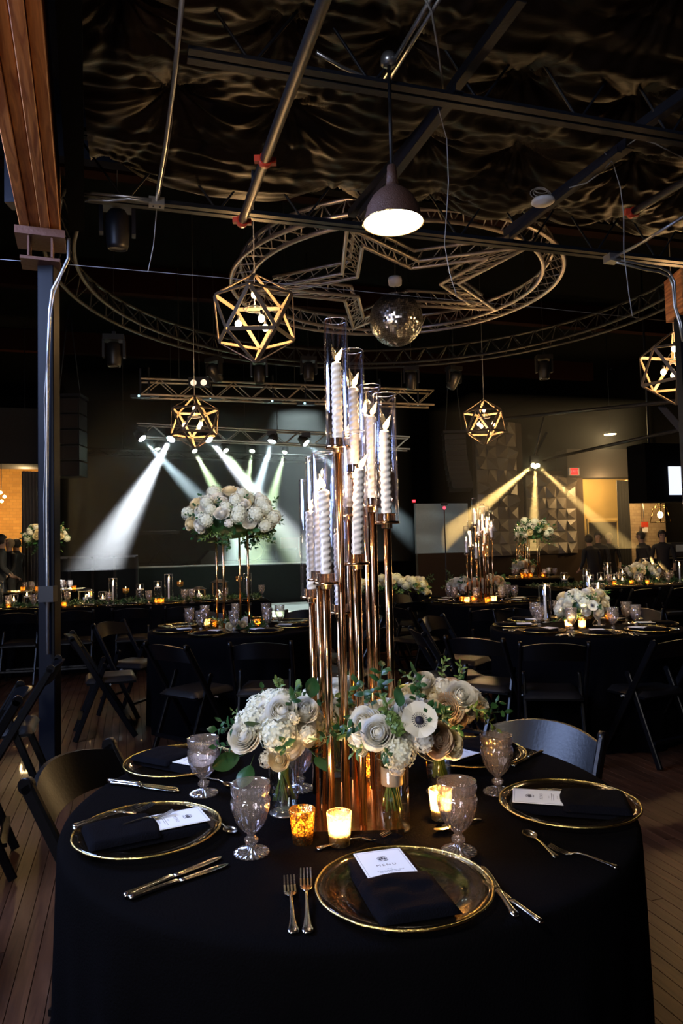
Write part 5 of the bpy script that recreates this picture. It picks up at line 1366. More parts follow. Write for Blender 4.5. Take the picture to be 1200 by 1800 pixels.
# far stand table
P1 = Vector(pz(940, 1008, TZ)); P1 = Vector((P1.x, P1.y, TZ)) if P1.y < 17 else pd(940, 1008, 15.0); P1 = pd(938, 1007, 13.2); round_table('far', P1.x, P1.y, 'round table under the far flower stand by the faceted wall', 'black tablecloth under the far flower stand', 11)
settings('far', 7, -95, 'on the far flower stand table', full=False, nap=False)
tall_floral('far', (P1.x, P1.y, TZ), pd(938, 935, P1.y), (.33, .28, .24), 34, 'far flower stand of white roses before the faceted wall', 1.9, [(-.12, -.1), (-.04, .1), (.05, -.1), (.14, .1)])
for i, (x, y) in enumerate(((955, 1002), (925, 1003), (932, 1003), (918, 1002))):
    p = pd(x, 1003, P1.y - .3); p.z = TZ; votive(VG, p, ORD[i] + ' small votive under the far flower stand', 'votives on the far flower stand table', e=2, s=1.4)
sp = []
for i, (x, y) in enumerate(((907, 948), (911, 952), (914, 945), (918, 950), (923, 957), (927, 962))):
    sp.append((pd(x, y, 15.2 + .1 * (i % 2)), .2, .32, (0, 0), .1))
Q = pd(916, 1000, 15.2); round_table('far2', Q.x, 15.2, 'round table under the third candelabra', 'black tablecloth under the third candelabra', 13)
rt, tb, cd = candelabra(Vector((Q.x, 15.25, TZ)), sp, (.4, .26), 'third small candelabra behind the far flower stand', ('glass cylinders of the third candelabra', 'candles of the third candelabra'), fine=False, e=1.0, sc=1.2)
ordlabel(tb, 'slim glass cylinder', 'on the third candelabra'); ordlabel(cd, 'small lit taper', 'on the third candelabra')
low_flowers(Vector((Q.x - .05, 14.85, TZ)), .24, .13, 14, 'muted blooms below the third candelabra', ('rose', 'blush', 'cream'), 1.9)

# far left stand table
P2 = pd(84, 1030, 12.6); round_table('fleft', P2.x, P2.y, 'round table under the flower stand behind the steel post', 'black tablecloth behind the long left table', 15)
settings('fleft', 8, -85, 'on the table behind the steel post', full=False, nap=False)
tall_floral('fleft', (P2.x, P2.y, TZ), pd(82, 943, P2.y), (.38, .30, .24), 36, 'flower stand of white roses half hidden by the steel post', 1.8, [(-.03, 0), (.03, .03), (-.02, .05), (.02, -.03)])
for i, (x) in enumerate((40, 66, 130)):
    p = pd(x, 1020, P2.y - .35); p.z = TZ; votive(VG, p, ORD[i] + ' votive on the table behind the steel post', 'votives behind the steel post', e=2, s=1.4)

# sweetheart table with garland
S0 = pd(683, 1030, 9.9); S0.z = 0
long_table('sweet', S0 + Vector((-.75, -.1, 0)), S0 + Vector((.52, .12, 0)), .62, 'small dark table covered by a yellow-lit flower garland', 'black tablecloth under the yellow-lit garland', 21)
rt = thing('flower_garland', 'yellow-lit garland of roses draped over the small dark table', 'garland', S0 + Vector((0, -.2, TZ)))
for i in range(34):
    x = -.42 + .95 * (i / 33); z = .05 + .09 * math.sin(i * 1.3) ** 2 + .10 * (1 - abs(x) / .6)
    if x > .40: z -= (x - .40) * 1.0
    bloom(R.choice(['rose', 'cream', 'stock', 'hyd']), rt, (x, R.uniform(-.10, .06), z), (R.uniform(-.4, .4), -1, R.uniform(.2, 1)), R.uniform(1.3, 1.8))
for i in range(26): bloom(R.choice(['lsprig', 'yleaf', 'sprig']), rt, (R.uniform(-.45, .52), R.uniform(-.12, .05), R.uniform(.01, .12)), (R.uniform(-.8, 1), -1, R.uniform(-.2, .8)), 1.3)
low_flowers(Vector((S0.x + .42, S0.y - .02, TZ)), .12, .07, 8, 'right end bunch of the yellow-lit garland', ('cream', 'rose', 'stock'), 1.5)

# ---- long left table
La = Vector(pz(-60, 1074, TZ)); La.y = 8.20; La.x = (-60 - 600) / F * 8.2; Lb = Vector(((474 - 600) / F * 8.95, 8.95, TZ))
d_ = (Lb - La).normalized(); n_ = Vector((-d_.y, d_.x, 0)); LW = .86
a_ = La + n_ * LW / 2; b_ = Lb + n_ * LW / 2; a_.z = b_.z = 0
long_table('longl', a_, b_, LW, 'long banquet table crossing the left side of the room', 'black tablecloth on the long left table', 23)
garland(Vector((a_.x, a_.y, TZ)), Vector((b_.x - .1, b_.y, TZ)), .17, 1500, 'green leafy runner along the long left table', 'leaf runners on the long tables')
def online(px, v):
    """point on the long left table top: px column, v = 0 front edge .. 1 back edge"""
    best = None
    for k in range(400):
        p = La.lerp(Lb, k / 399) + n_ * LW * v; p.z = TZ; e = abs(proj(p)[0] - px)
        if best is None or e < best[0]: best = (e, p)
    return best[1].copy()
gs = []
for x in (13, 57, 117, 188, 243, 260, 322, 335, 394, 458):
    o = use(GOBL, online(x + 2, .22 if x not in (243, 117, 458) else .7)); gs.append(o); o['category'] = 'glass'
ordlabel(gs, 'pressed-glass goblet', 'on the long left table', 'goblets on the long left table')
cs = []; ks = []; ns = []
for x in (20, 65, 155, 231, 300, 367, 433):
    p = online(x, .17); rz = math.atan2(d_.y, d_.x); o = use(CHL, p, rz); o['category'] = 'plate'; cs.append(o)
    o = use(NAPL, p + Vector((0, 0, .0085)), rz); o['category'] = 'napkin'; ns.append(o); o = use(CRDL, p + Vector((0, .04, .027)), rz); o['category'] = 'card'; ks.append(o)
ordlabel(cs, 'gold-rimmed charger', 'on the long left table', 'chargers on the long left table'); ordlabel(ns, 'folded navy napkin', 'on the long left table', 'napkins on the long left table'); ordlabel(ks, 'white menu card', 'on the long left table', 'menu cards on the long left table')
GL = ('glass cylinders on the long left table', 'tapers on the long left table')
for x, h, lb in ((-2, .34, 'taper at the left end of the long left table'), (102, .33, 'taper right beside the steel post on the long left table'), (199, .33, 'taper standing third along the long left table'), (297, .36, 'tallest taper in the middle of the long left table'), (435, .34, 'taper between the flower stand rods on the long left table')):
    cyl_candle(online(x, .45), .052, h, h - .08, lb, GL, e=3.5)
def floating(p, r, h, z, label, group, e=8.0):
    t_ = thing('hurricane_glass', label, 'candle holder', p, 0, group)
    obj('glass', tube_mesh(r, h, 20, .002, 'glass', M['glass'], True), None, t_)
    mb = MB(); mb.lathe([(.001, .008), (r - .004, .008), (r - .004, z), (.001, z)], 16); obj('water', mb, M['water'], t_)
    mb = MB(); mb.lathe([(.001, z - .008), (r * .6, z - .006), (r * .72, z + .006), (r * .66, z + .012), (.001, z + .012)], 16); obj('floating_candle', mb, M['wax'], t_)
    flame(t_, (0, 0, z + .012), 1.6); clight(Vector(p) + Vector((0, 0, z + .035)), e); return t_
hs = []
GLF = 'hurricane glasses on the long left table'
for x, h, z, v in ((24, .17, .08, .5), (48, .20, .13, .6), (157, .19, .10, .5), (181, .17, .07, .45), (246, .24, .17, .6), (277, .27, .19, .6), (68, .16, .07, .8)):
    hs.append(floating(online(x, v), .050, h, z, 'x', GLF))
ordlabel(hs, 'hurricane glass with floating candle', 'on the long left table')
def stemmed(p, h, label, group, e=5.0):
    t_ = thing('stemmed_holder', label, 'candle holder', p, 0, group)
    obj('stem', MB().lathe([(.001, 0), (.035, 0), (.032, .006), (.006, .012), (.005, h * .4), (.010, h * .5), (.005, h * .6), (.008, h - .07), (.001, h - .068)], 16), M['glass'], t_)
    obj('cup', MB().lathe([(.008, h - .07), (.038, h - .055), (.043, h), (.040, h), (.035, h - .052), (.001, h - .06)], 20), M['mercury'], t_)
    obj('candle', MB().lathe([(.001, h - .055), (.03, h - .052), (.03, h - .025), (.001, h - .025)], 14), M['wax'], t_)
    flame(t_, (0, 0, h - .025), 1.4); clight(Vector(p) + Vector((0, 0, h - .005)), e); return t_
for x, h, lb in ((221, .20, 'shorter stemmed candle cup on the long left table'), (317, .26, 'middle stemmed candle cup on the long left table'), (421, .30, 'tallest stemmed candle cup on the long left table')):
    stemmed(online(x, .5), h, lb, 'stemmed candle cups on the long left table')
for i, x in enumerate((275, 285, 113, 15)):
    votive(VG, online(x, .15), ('left of the twin amber votives on the long left table', 'right of the twin amber votives on the long left table', 'amber votive near the steel post on the long left table', 'amber votive at the far left on the long left table')[i], 'votives on the long left table', e=1.8, s=1.0)
def lantern_box(p, w, h, label, m=None):
    t_ = thing('lantern', label, 'lantern', p, .25)
    mb = MB()
    for sx in (-1, 1):
        for sy in (-1, 1): mb.box((sx * w / 2, sy * w / 2, h / 2), (.008, .008, h))
    mb.box((0, 0, .005), (w, w, .01)); mb.box((0, 0, h), (w + .01, w + .01, .008)); obj('frame', mb, M['brass'], t_)
    mb = MB(); mb.lathe([(w * .7, h + .004), (w * .35, h + .035), (.001, h + .04)], 4); obj('lid', mb, M['steel'], t_)
    for sx, sy in ((1, 0), (-1, 0), (0, 1), (0, -1)):
        mb = MB(); mb.box((sx * w / 2, sy * w / 2, h / 2), (.003 if sx else w - .01, .003 if sy else w - .01, h - .01)); obj('pane', mb, M['glass'], t_)
    mb = MB(); mb.lathe([(.001, .01), (.03, .01), (.03, .09), (.001, .09)], 14); obj('candle', mb, M['wax'], t_); flame(t_, (0, 0, .092), 1); clight(Vector(p) + Vector((0, 0, .12)), 2)
lantern_box(online(387, .55), .17, .23, 'mirrored brass lantern behind the flower stand rods')
lantern_box(online(150, .75), .15, .17, 'dark boxy lantern beside the steel post')
lantern_box(online(350, .7), .15, .14, 'low amber lantern on the long left table')
CGL = 'chairs along the long left table'; cl_ = []
for x in (-32, 52, 142, 237, 322, 404):
    p = online(x, 0) - n_ * .42; cl_.append(chair(p.x, p.y, math.atan2(n_.y, n_.x) - PI / 2 + R.uniform(-.05, .05), 'x', CGL))
ordlabel(cl_, 'black folding chair', 'along the near side of the long left table')

# ---- long right table
Ra = Vector(((960 - 600) / F * 9.7, 9.7, TZ)); Rb = Vector(((1290 - 600) / F * 10.5, 10.5, TZ)); dR = (Rb - Ra).normalized(); nR = Vector((-dR.y, dR.x, 0))
a_ = Ra + nR * LW / 2; b_ = Rb + nR * LW / 2; a_.z = b_.z = 0
long_table('longr', a_, b_, LW + .3, 'long banquet table crossing the right side of the room', 'black tablecloth on the long right table', 25)
garland(Vector((a_.x, a_.y, TZ)), Vector((b_.x, b_.y, TZ)), .17, 900, 'green leafy runner along the long right table', 'leaf runners on the long tables')
def onr(px, v):
    best = None
    for k in range(300):
        p = Ra.lerp(Rb, k / 299) + nR * LW * v; p.z = TZ; e = abs(proj(p)[0] - px)
        if best is None or e < best[0]: best = (e, p)
    return best[1].copy()
GR = ('glass cylinders on the long right table', 'tapers on the long right table')
for x, v, h, lb in ((1031, .7, .24, 'left taper on the long right table'), (1069, .5, .33, 'tallest taper left of the glowing flowers'), (1135, .9, .36, 'taper behind the glowing flowers'), (1195, .45, .33, 'taper at the right picture edge')):
    cyl_candle(onr(x, v), .052, h, h - .09, lb, GR, e=6)
hs = []
for x, v, h, z in ((992, .6, .20, .10), (1056, .4, .19, .08), (1094, .4, .16, .06), (1094, .9, .22, .14), (1038, .7, .16, .09), (1080, .7, .15, .06), (1123, .25, .15, .06), (1114, .6, .26, .18), (1142, .7, .25, .18)):
    hs.append(floating(onr(x, v), .05, h, z, 'x', 'hurricane glasses on the long right table'))
ordlabel(hs, 'hurricane glass with floating candle', 'on the long right table')
for i, (x, v) in enumerate(((1079, .2), (1138, .15), (1110, .3))):
    votive(VG, onr(x, v), ('left', 'right', 'middle')[i] + ' amber votive at the front of the long right table', 'votives on the long right table', e=2)
low_flowers(onr(1131, .55), .25, .14, 22, 'glowing white flowers among candles on the long right table', ('rose', 'cream', 'rose'), 1.6)
gs = []
for x, v in ((1071, .2), (1126, .15), (1174, .1), (1158, .6), (1163, .8), (1088, .8), (1180, .7)):
    o = use(GOBL, onr(x, v)); o['category'] = 'glass'; gs.append(o)
ordlabel(gs, 'pressed-glass goblet', 'on the long right table', 'goblets on the long right table')
cs = []; ks = []
for x in (1000, 1050, 1105, 1160):
    p = onr(x, .1); o = use(CHL, p); o['category'] = 'plate'; cs.append(o); o = use(CRDL, p + Vector((0, 0, .0075)), .3); o['category'] = 'card'; ks.append(o)
ordlabel(cs, 'gold-rimmed charger', 'on the long right table', 'chargers on the long right table'); ordlabel(ks, 'white menu card', 'on the long right table', 'menu cards on the long right table')
cl_ = []
for x in (1010, 1075, 1140, 1205):
    p = onr(x, -.15) - nR * .45; cl_.append(chair(p.x, p.y, math.atan2(nR.y, nR.x) - PI / 2, 'x', 'chairs along the long right table'))
ordlabel(cl_, 'black folding chair', 'along the near side of the long right table')

# ================================================================== STAGE, TRUSSES, FIXTURES
HEAD = None
def moving_head(p, tilt, pan, label, s=1.0, lensm=None):
    t_ = thing('moving_head_light', label, 'stage light', p, pan); t_.scale = (s,) * 3
    mb = MB(); mb.box((0, 0, -.04), (.30, .20, .08)); obj('base', mb, M['plastic'], t_)
    for sx in (-1, 1):
        mb = MB(); mb.box((sx * .145, 0, -.20), (.035, .10, .26)); obj('yoke_arm', mb, M['plastic'], t_)
    h = MB(); rot = Matrix.Rotation(tilt, 3, 'X')
    tmp = MB(); tmp.lathe([(.001, .16), (.07, .155), (.105, .10), (.11, -.02), (.10, -.16), (.088, -.20), (.08, -.20), (.078, -.17), (.001, -.17)], 18); h.v = [tuple(rot @ Vector(v) + Vector((0, 0, -.26))) for v in tmp.v]; h.f = tmp.f; h.m = tmp.m; h.smooth = tmp.smooth
    o = obj('head', h, M['plastic'], t_)
    l = MB(); tmp = MB(); tmp.disc(.077, -.185, 18); l.v = [tuple(rot @ Vector(v) + Vector((0, 0, -.26))) for v in tmp.v]; l.f = [f[::-1] for f in tmp.f]; l.m = tmp.m; l.smooth = tmp.smooth
    obj('lens', l, lensm or mat('glass_lens', (.25, .27, .3), .08), o)
    mb = MB(); mb.box((0, 0, .03), (.05, .05, .06)); obj('clamp', mb, M['steel'], t_)
    mb = MB(); mb.tube([(0, 0, .05), (0, 0, (6.6 - p[2]) / s)], .006, 5); obj('safety_cable', mb, M['steel'], t_)
    return t_
for (x, y, d, tl, pn, lb, s) in ((206, 352, 6.5, .15, .3, 'moving head light hanging under the curved truss at upper left', 1.0), (200, 590, 10.3, .05, .2, 'moving head light below the curved truss left of the lanterns', 1.0),
        (376, 630, 11.9, .8, -.5, 'tilted moving head light above the left stage truss', .9), (455, 632, 12.0, .1, 0, 'moving head light below the largest lantern', .9), (542, 628, 12.3, .05, .2, 'moving head light left of the glass cylinders', .9),
        (722, 645, 12.9, .3, 0, 'moving head light right of the glass cylinders', .9), (797, 645, 12.95, .7, .5, 'tilted moving head light left of the candelabra lantern', .9), (955, 625, 12.1, .05, 0, 'moving head light right of the candelabra lantern', .9)):
    moving_head(pd(x, y, d), tl, pn, lb, s)

def line_truss(x0, y0, d0, x1, y1, d1, h, label, m, um, ub):
    a = pd(x0, y0, d0); b = pd(x1, y1, d1); b.z = a.z + (b.z - a.z) * 1.0
    t_ = thing('box_truss', label, 'truss', a); dv = b - a; L_ = dv.length; u = dv.normalized(); nn = Vector((-u.y, u.x, 0)).normalized()
    for sy in (0, 1):
        for sz in (0, 1):
            off = nn * sy * h + Vector((0, 0, -sz * h)); rod('chord', off, off + dv, .022, t_, um)
    n = int(L_ / .32); mb = MB()
    for i in range(n):
        p0 = u * (i * L_ / n); p1 = u * ((i + 1) * L_ / n); z0, z1 = (0, -h) if i % 2 else (-h, 0)
        rod('brace', p0 + Vector((0, 0, z0)), p1 + Vector((0, 0, z1)), .010, t_, um)
        rod('brace', p0 + nn * h + Vector((0, 0, z0)), p1 + nn * h + Vector((0, 0, z1)), .010, t_, um)
        rod('brace', p0 + Vector((0, 0, -h)) + (nn * h if i % 2 else nn * 0), p1 + Vector((0, 0, -h)) + (nn * 0 if i % 2 else nn * h), .010, t_, um)
    for f in (.12, .5, .88): rod('drop_cable', u * (L_ * f), u * (L_ * f) + Vector((0, 0, 6.58 - a.z - u.z * L_ * f)), .008, t_, UNITD)
    return t_
UNITW = MB().tube([(0, 0, 0), (0, 0, 1)], 1, 8).mesh('round_bar', mat('warm_truss', (.45, .39, .32), .4, .7))
line_truss(247, 665, 12.6, 762, 686, 14.0, .29, 'upper stage truss spanning behind the lanterns', None, UNITW, None)
line_truss(240, 744, 15.6, 720, 768, 16.6, .29, 'middle stage truss carrying the white beam lights', None, UNITW, None)
line_truss(147, 788, 17.8, 700, 806, 18.8, .16, 'lower dim stage truss carrying the green beam lights', None, UNITD, None)
# flat wash bars under the upper truss
for i, (x, y) in enumerate(((247, 697), (262, 695), (372, 700), (480, 706), (537, 710), (668, 711), (735, 712))):
    d = 12.72 + (x - 247) / 515 * 1.4; p = pd(x, y, d); t_ = thing('led_wash_bar', 'flat wash light ' + ORD[i] + ' from left under the upper stage truss', 'stage light', p, .1, 'wash lights under the upper truss')
    mb = MB(); mb.box((0, 0, 0), (.34, .12, .05)); obj('housing', mb, M['darkalu'] if False else M['plastic'], t_)
    mb = MB(); mb.box((0, 0, .26), (.03, .03, .50)); obj('clamp', mb, M['steel'], t_)
    mb = MB(); mb.ball((-.02, -.062, .0), .022, 8, 6); obj('indicator', mb, M['gled'], t_)
t_ = thing('blinder_light', 'pair of round blinder lamps above the lantern cable', 'stage light', pd(350, 672, 12.5))
mb = MB(); mb.tube([(0, 0, .05), (0, 0, 6.6 - t_.location.z)], .008, 5); obj('cable', mb, M['steel'], t_)
for sx in (-.09, .09):
    mb = MB(); mb.box((sx, 0, 0), (.18, .12, .17)); o = obj('housing', mb, M['plastic'], t_)
    mb = MB(); mb.ball((sx, -.06, -.02), .055, 14, 8, (1, .4, 1)); o2 = obj('lens', mb, emit('amber_lens', (1, .75, .5), 1.5), o); 
    C.objects  # sub-part of the housing
# beam lights
def beam_head(px, d, tgt, label, lensm, size=.09):
    p = pd(px[0], px[1], d); dirv = (Vector(tgt) - p).normalized()
    t_ = thing('beam_light', label, 'stage light', p)
    q = dirv.to_track_quat('-Z', 'Y').to_matrix()
    tmp = MB(); tmp.lathe([(.001, .22), (.07, .21), (size + .02, .10), (size + .02, .0), (size, .0), (size, .02), (.001, .02)], 16)
    h = MB(); h.v = [tuple(q @ Vector(v)) for v in tmp.v]; h.f = tmp.f; h.m = tmp.m; h.smooth = tmp.smooth; o = obj('head', h, M['plastic'], t_)
    tmp = MB(); tmp.ball((0, 0, .0), size, 16, 8, (1, 1, .25)); h = MB(); h.v = [tuple(q @ Vector(v)) for v in tmp.v]; h.f = tmp.f; h.m = tmp.m; h.smooth = tmp.smooth; obj('lens', h, lensm, o)
    mb = MB(); mb.box((0, .02, .19), (.20, .12, .10)); obj('base', mb, M['plastic'], t_)
    return p, dirv
BE = 24000
CYAN, GRN, WHT = (.72, .95, 1.0), (.72, 1.0, .55), (.9, .95, 1.0)
beams = [((250, 771), 15.5, (430, 960), 15.0, CYAN, .7, 13), ((300, 772), 15.6, (170, 1000), 13.5, WHT, 1.5, 17), ((368, 773), 15.7, (500, 930), 15.0, WHT, 1.2, 14), ((478, 776), 15.9, (425, 950), 15.2, CYAN, 1.3, 14), ((538, 779), 16.0, (680, 900), 15.4, CYAN, .7, 12)]
beamsg = [((342, 793), 17.6, (400, 900), 16.6, GRN, .9, 15), ((397, 792), 17.7, (470, 900), 16.6, GRN, .8, 14), ((443, 793), 17.8, (425, 920), 16.6, GRN, .7, 13), ((500, 795), 17.9, (455, 960), 16.6, GRN, 1.0, 15), ((277, 789), 17.5, (300, 960), 17.0, GRN, .0, 10)]
for i, (px, d, tp, td, col, e, ang) in enumerate(beams):
    tg = pd(tp[0], tp[1], td); p, dv = beam_head(px, d, tg, ORD[i] + ' white beam light from left on the middle truss', M['lens'])
    light('SPOT', 'stage_spot', p + dv * .10, BE * e, col, spot_size=math.radians(ang), spot_blend=1.0, shadow_soft_size=.05, target=tg)
for i, (px, d, tp, td, col, e, ang) in enumerate(sorted(beamsg)):
    tg = pd(tp[0], tp[1], td); p, dv = beam_head(px, d, tg, ORD[i] + ' green beam light from left on the lower truss', M['lensg'], .065)
    if e: light('SPOT', 'stage_spot', p + dv * .10, BE * e * .75, col, spot_size=math.radians(ang), spot_blend=1.0, shadow_soft_size=.04, target=tg)
# warm three-beam fixture
wt = pd(940, 815, 14.3); t_ = thing('beam_cluster', 'three-way amber beam fixture above the far flower stand', 'stage light', wt)
mb = MB(); mb.box((0, .06, .10), (.16, .12, .14)); obj('housing', mb, M['plastic'], t_); mb = MB(); mb.tube([(0, .06, .15), (.25, .1, 1.0)], .02, 8); obj('arm', mb, M['steel'], t_)
for i, (tp, ang, e) in enumerate((((800, 930), 12, 1.3), ((938, 930), 11, .9), ((1060, 925), 9, 1.1))):
    tg = pd(tp[0], tp[1], 14.2); dv = (tg - wt).normalized()
    mb = MB(); mb.ball(dv * .06 + Vector((0, -.03, 0)), .045, 12, 8); obj('lens', mb, M['lensw'], t_)
    light('SPOT', 'amber_spot', wt + dv * .12 + Vector((0, -.03, 0)), 24000 * e, (1, .62, .19), spot_size=math.radians(ang), spot_blend=.4, shadow_soft_size=.03, target=tg)
t_ = thing('ceiling_bracket', 'small dim bracket behind the amber beam fixture', 'bracket', pd(960, 760, 14.6)); mb = MB(); mb.bar((0, 0, 0), (-.25, 0, -.45), .05, .05); obj('arm', mb, M['steel'], t_)
# dance floor lamp from the stage truss
light('SPOT', 'stage_spot', pd(520, 635, 19), 1900, (.8, 1, .97), spot_size=math.radians(42), spot_blend=.6, shadow_soft_size=.1, target=pd(535, 1070, 16.2))
light('SPOT', 'stage_spot', pd(600, 640, 14.5), 420, (.9, 1, .95), spot_size=math.radians(26), spot_blend=.9, shadow_soft_size=.1, target=pd(785, 930, 19.0))  # unseen spot added to brighten the pale wall panel

# haze over the stage and under the amber beams
def haze(name, s0, s1, t0, t1, z0, z1, dens):
    mb = MB(); mb.box((0, 0, 0), (s1 - s0, t1 - t0, z1 - z0)); m = bpy.data.materials.new('stage_haze'); m.use_nodes = True; nt = m.node_tree; nt.nodes.clear()
    v = nt.nodes.new('ShaderNodeVolumeScatter'); v.inputs['Density'].default_value = dens; v.inputs['Anisotropy'].default_value = .35; v.inputs['Color'].default_value = (.95, .97, 1, 1)
    o_ = nt.nodes.new('ShaderNodeOutputMaterial'); nt.links.new(v.outputs[0], o_.inputs['Volume'])
    o = obj(name, mb, m); o.location = room((s0 + s1) / 2, (t0 + t1) / 2, (z0 + z1) / 2); o.rotation_euler = (0, 0, YAW); o['kind'] = 'stuff'; return o
hs0, ht0 = st(pd(112, 900, 14.2)); hs1, _ = st(pd(720, 900, 15.5))
h = haze('haze', hs0, hs1, ht0 - 1.0, 25.1, 1.08, 4.9, .05); tag(h, 'smoky haze lit by the beams over the stage', 'haze')
hs0, ht0 = st(pd(792, 900, 13.9)); hs1, ht1 = st(pd(1075, 900, 14.9)); q0 = st(wt)
h = haze('haze', hs0, hs1 + .3, q0[1] - .9, q0[1] + 1.1, 1.25, 4.2, .05); tag(h, 'amber-lit haze below the three-way beam fixture', 'haze')

# stage gear
def on_stage(px, py, d): p = pd(px, py, d); p.z = 1.06; return p
def wedge(p, w, label, rz):
    t_ = thing('monitor_wedge', label, 'speaker', p, rz)
    mb = MB(); vs = [(-w/2, -.2, 0), (w/2, -.2, 0), (w/2, .2, 0), (-w/2, .2, 0), (-w/2, .05, .36), (w/2, .05, .36), (w/2, .2, .30), (-w/2, .2, .30), (-w/2, -.2, .08), (w/2, -.2, .08)]
    mb.add(vs, [(0, 3, 2, 1), (0, 1, 9, 8), (8, 9, 5, 4), (4, 5, 6, 7), (7, 6, 2, 3), (0, 8, 4, 7, 3), (1, 2, 6, 5, 9)]); obj('cabinet', mb, M['plastic'], t_)
    mb = MB(); mb.bar((-w*.45, -.185, .10), (-w*.45, .04, .34), .01, .02); mb.bar((w*.45, -.185, .10), (w*.45, .04, .34), .01, .02); obj('grille_edge', mb, M['steel'], t_)
wedge(on_stage(508, 985, 19.2), .52, 'black stage monitor wedge right of the flower stand', 2.9)
wedge(on_stage(363, 990, 19.0), .45, 'black stage monitor wedge behind the stand rods', -1.2)
p = on_stage(283, 988, 20.5); t_ = thing('keyboard_stand', 'keyboard on a crossed stand at the left of the stage', 'keyboard', p)
for s_ in (-1, 1):
    mb = MB(); mb.bar((-.35 * s_, -.1 * s_, 0), (.35 * s_, -.1 * s_, .85), .04, .03); obj('stand_leg', mb, M['steel'], t_)
mb = MB(); mb.box((0, 0, .89), (1.15, .32, .09)); obj('keyboard_body', mb, M['plastic'], t_)
mb = MB(); mb.box((0, -.05, .94), (1.0, .15, .012)); obj('keys', mb, M['whiteplastic'], t_)
p = on_stage(447, 985, 21.5); t_ = thing('drum_kit', 'drum kit behind the gold stand rods', 'drum kit', p)
mb = MB(); mb.tube([(0, -.18, .30), (0, .2, .30)], .29, 28); obj('bass_drum', mb, M['plastic'], t_); mb = MB(); mb.tube([(0, -.185, .30), (0, -.18, .30)], .27, 28); o = obj('drum_head', mb, M['cream'], t_)
for x_, z_, r_ in ((-.25, .72, .15), (.2, .74, .15), (.5, .4, .19)):
    mb = MB(); mb.tube([(x_, .05, z_ - .1), (x_, .02, z_ + .1)], r_, 20); obj('tom', mb, M['plastic'], t_)
for x_ in (-.55, .6):
    mb = MB(); mb.tube([(x_, .1, 0), (x_, .1, 1.05)], .012, 6); mb.lathe([(.001, 1.07), (.22, 1.04), (.22, 1.035), (.001, 1.05)], 20, (x_, .1, 0)); obj('cymbal', mb, M['brass'], t_)
p = on_stage(510, 960, 23); t_ = thing('flight_case', 'reddish case standing at the back of the stage', 'case', p); mb = MB(); mb.box((0, 0, .35), (.6, .4, .7)); obj('case', mb, mat('rose_case', (.35, .12, .10), .6), t_)
for sx in (-.28, .28):
    mb = MB(); mb.box((sx, 0, .35), (.02, .42, .72)); obj('edge_strip', mb, M['alu'], t_)
# side stage barrier
D = 16.0
t_ = thing('stage_barrier', 'black panelled barrier with steel top rail left of the stage', 'barrier', (pd(170, 900, D).x, D, 0))
zt = pd(170, 979, D).z
xa = pd(96, 900, D).x; xb = pd(241, 900, D).x
mb = MB(); mb.bar((xa, D, zt), (xb, D, zt), .05, .05); obj('top_rail', mb, M['conduit'], t_, world=True)
xs = [pd(x, 900, D).x for x in (99, 121, 162, 201, 240)]
for x in xs:
    mb = MB(); mb.box((x, D, zt / 2), (.05, .05, zt)); obj('upright', mb, M['darkalu'], t_, world=True)
for x0, x1 in zip(xs, xs[1:]):
    mb = MB(); mb.box(((x0 + x1) / 2, D + .03, zt / 2), (x1 - x0 - .02, .02, zt - .06)); obj('panel', mb, M['stage_black'], t_, world=True)
# hanging line arrays
def line_array(px, y0, y1, d, w, n, label, curve, hang=6.6):
    top = pd(px, y0, d); zb = pd(px, y1, d).z; t_ = thing('line_array_speaker', label, 'speaker', top); h = (top.z - zb) / n
    for i in range(n):
        mb = MB(); a = curve * (i / n) ** 2; rot = Matrix.Rotation(-a * .6, 3, 'X')
        mb.box((a * .25, -a * .5, -h * (i + .5)), (w, .45, h * .92), rot); o = obj('cabinet', mb, M['plastic'], t_)
        m2 = MB(); m2.box((a * .25, -a * .5 - .23, -h * (i + .5)), (w * .9, .012, h * .75), rot); obj('grille', m2, M['soffit'], o)
    mb = MB(); mb.box((0, 0, .05), (w * 1.1, .5, .06)); obj('fly_frame', mb, M['steel'], t_); mb = MB()
    for sx in (-1, 1): mb.tube([(sx * w * .4, 0, .05), (0, 0, hang - top.z)], .012, 6)
    obj('chain', mb, M['steel'], t_)
line_array(122, 703, 840, 14.5, .56, 5, 'large dark hung speaker stack behind the steel post', 0)
line_array(797, 765, 862, 17.0, .5, 10, 'curved hung line array left of the faceted wall', .5)
# mic / light pole
p = pd(784, 1010, 13.0); p.z = 0; t_ = thing('stand_pole', 'thin pole with a red lamp before the pale wall panel', 'stand', p); zt = pd(781, 888, 13.0).z
mb = MB(); mb.tube([(0, 0, 0), (0, 0, zt)], .010, 8); obj('pole', mb, M['steel'], t_); mb = MB(); mb.box((0, 0, zt + .02), (.12, .05, .05)); obj('head', mb, M['plastic'], t_)
mb = MB(); mb.ball((0, -.02, zt - .05), .03, 10, 6); obj('lamp', mb, M['led'], t_)
for k in range(3):
    a = k * 2.1; mb = MB(); mb.tube([(0, 0, .35), (.3 * math.cos(a), .3 * math.sin(a), .02)], .009, 6); obj('leg', mb, M['steel'], t_)
# exit sign
p = pd(1008, 829, 18.6); t_ = thing('exit_sign', 'red lit exit sign on the faceted wall', 'sign', p, .25)
mb = MB(); mb.box((0, 0, 0), (.30, .06, .20)); obj('housing', mb, M['whiteplastic'], t_)
mb = MB(); mb.box((0, -.033, 0), (.22, .01, .17)); o = obj('face', mb, M['exit'], t_)
me = text_mesh('EXIT', .085); me.materials.append(M['whiteink']); o2 = obj('lettering', me, None, t_); o2.location = (0, -.040, 0); o2.rotation_euler = (PI / 2, 0, 0)
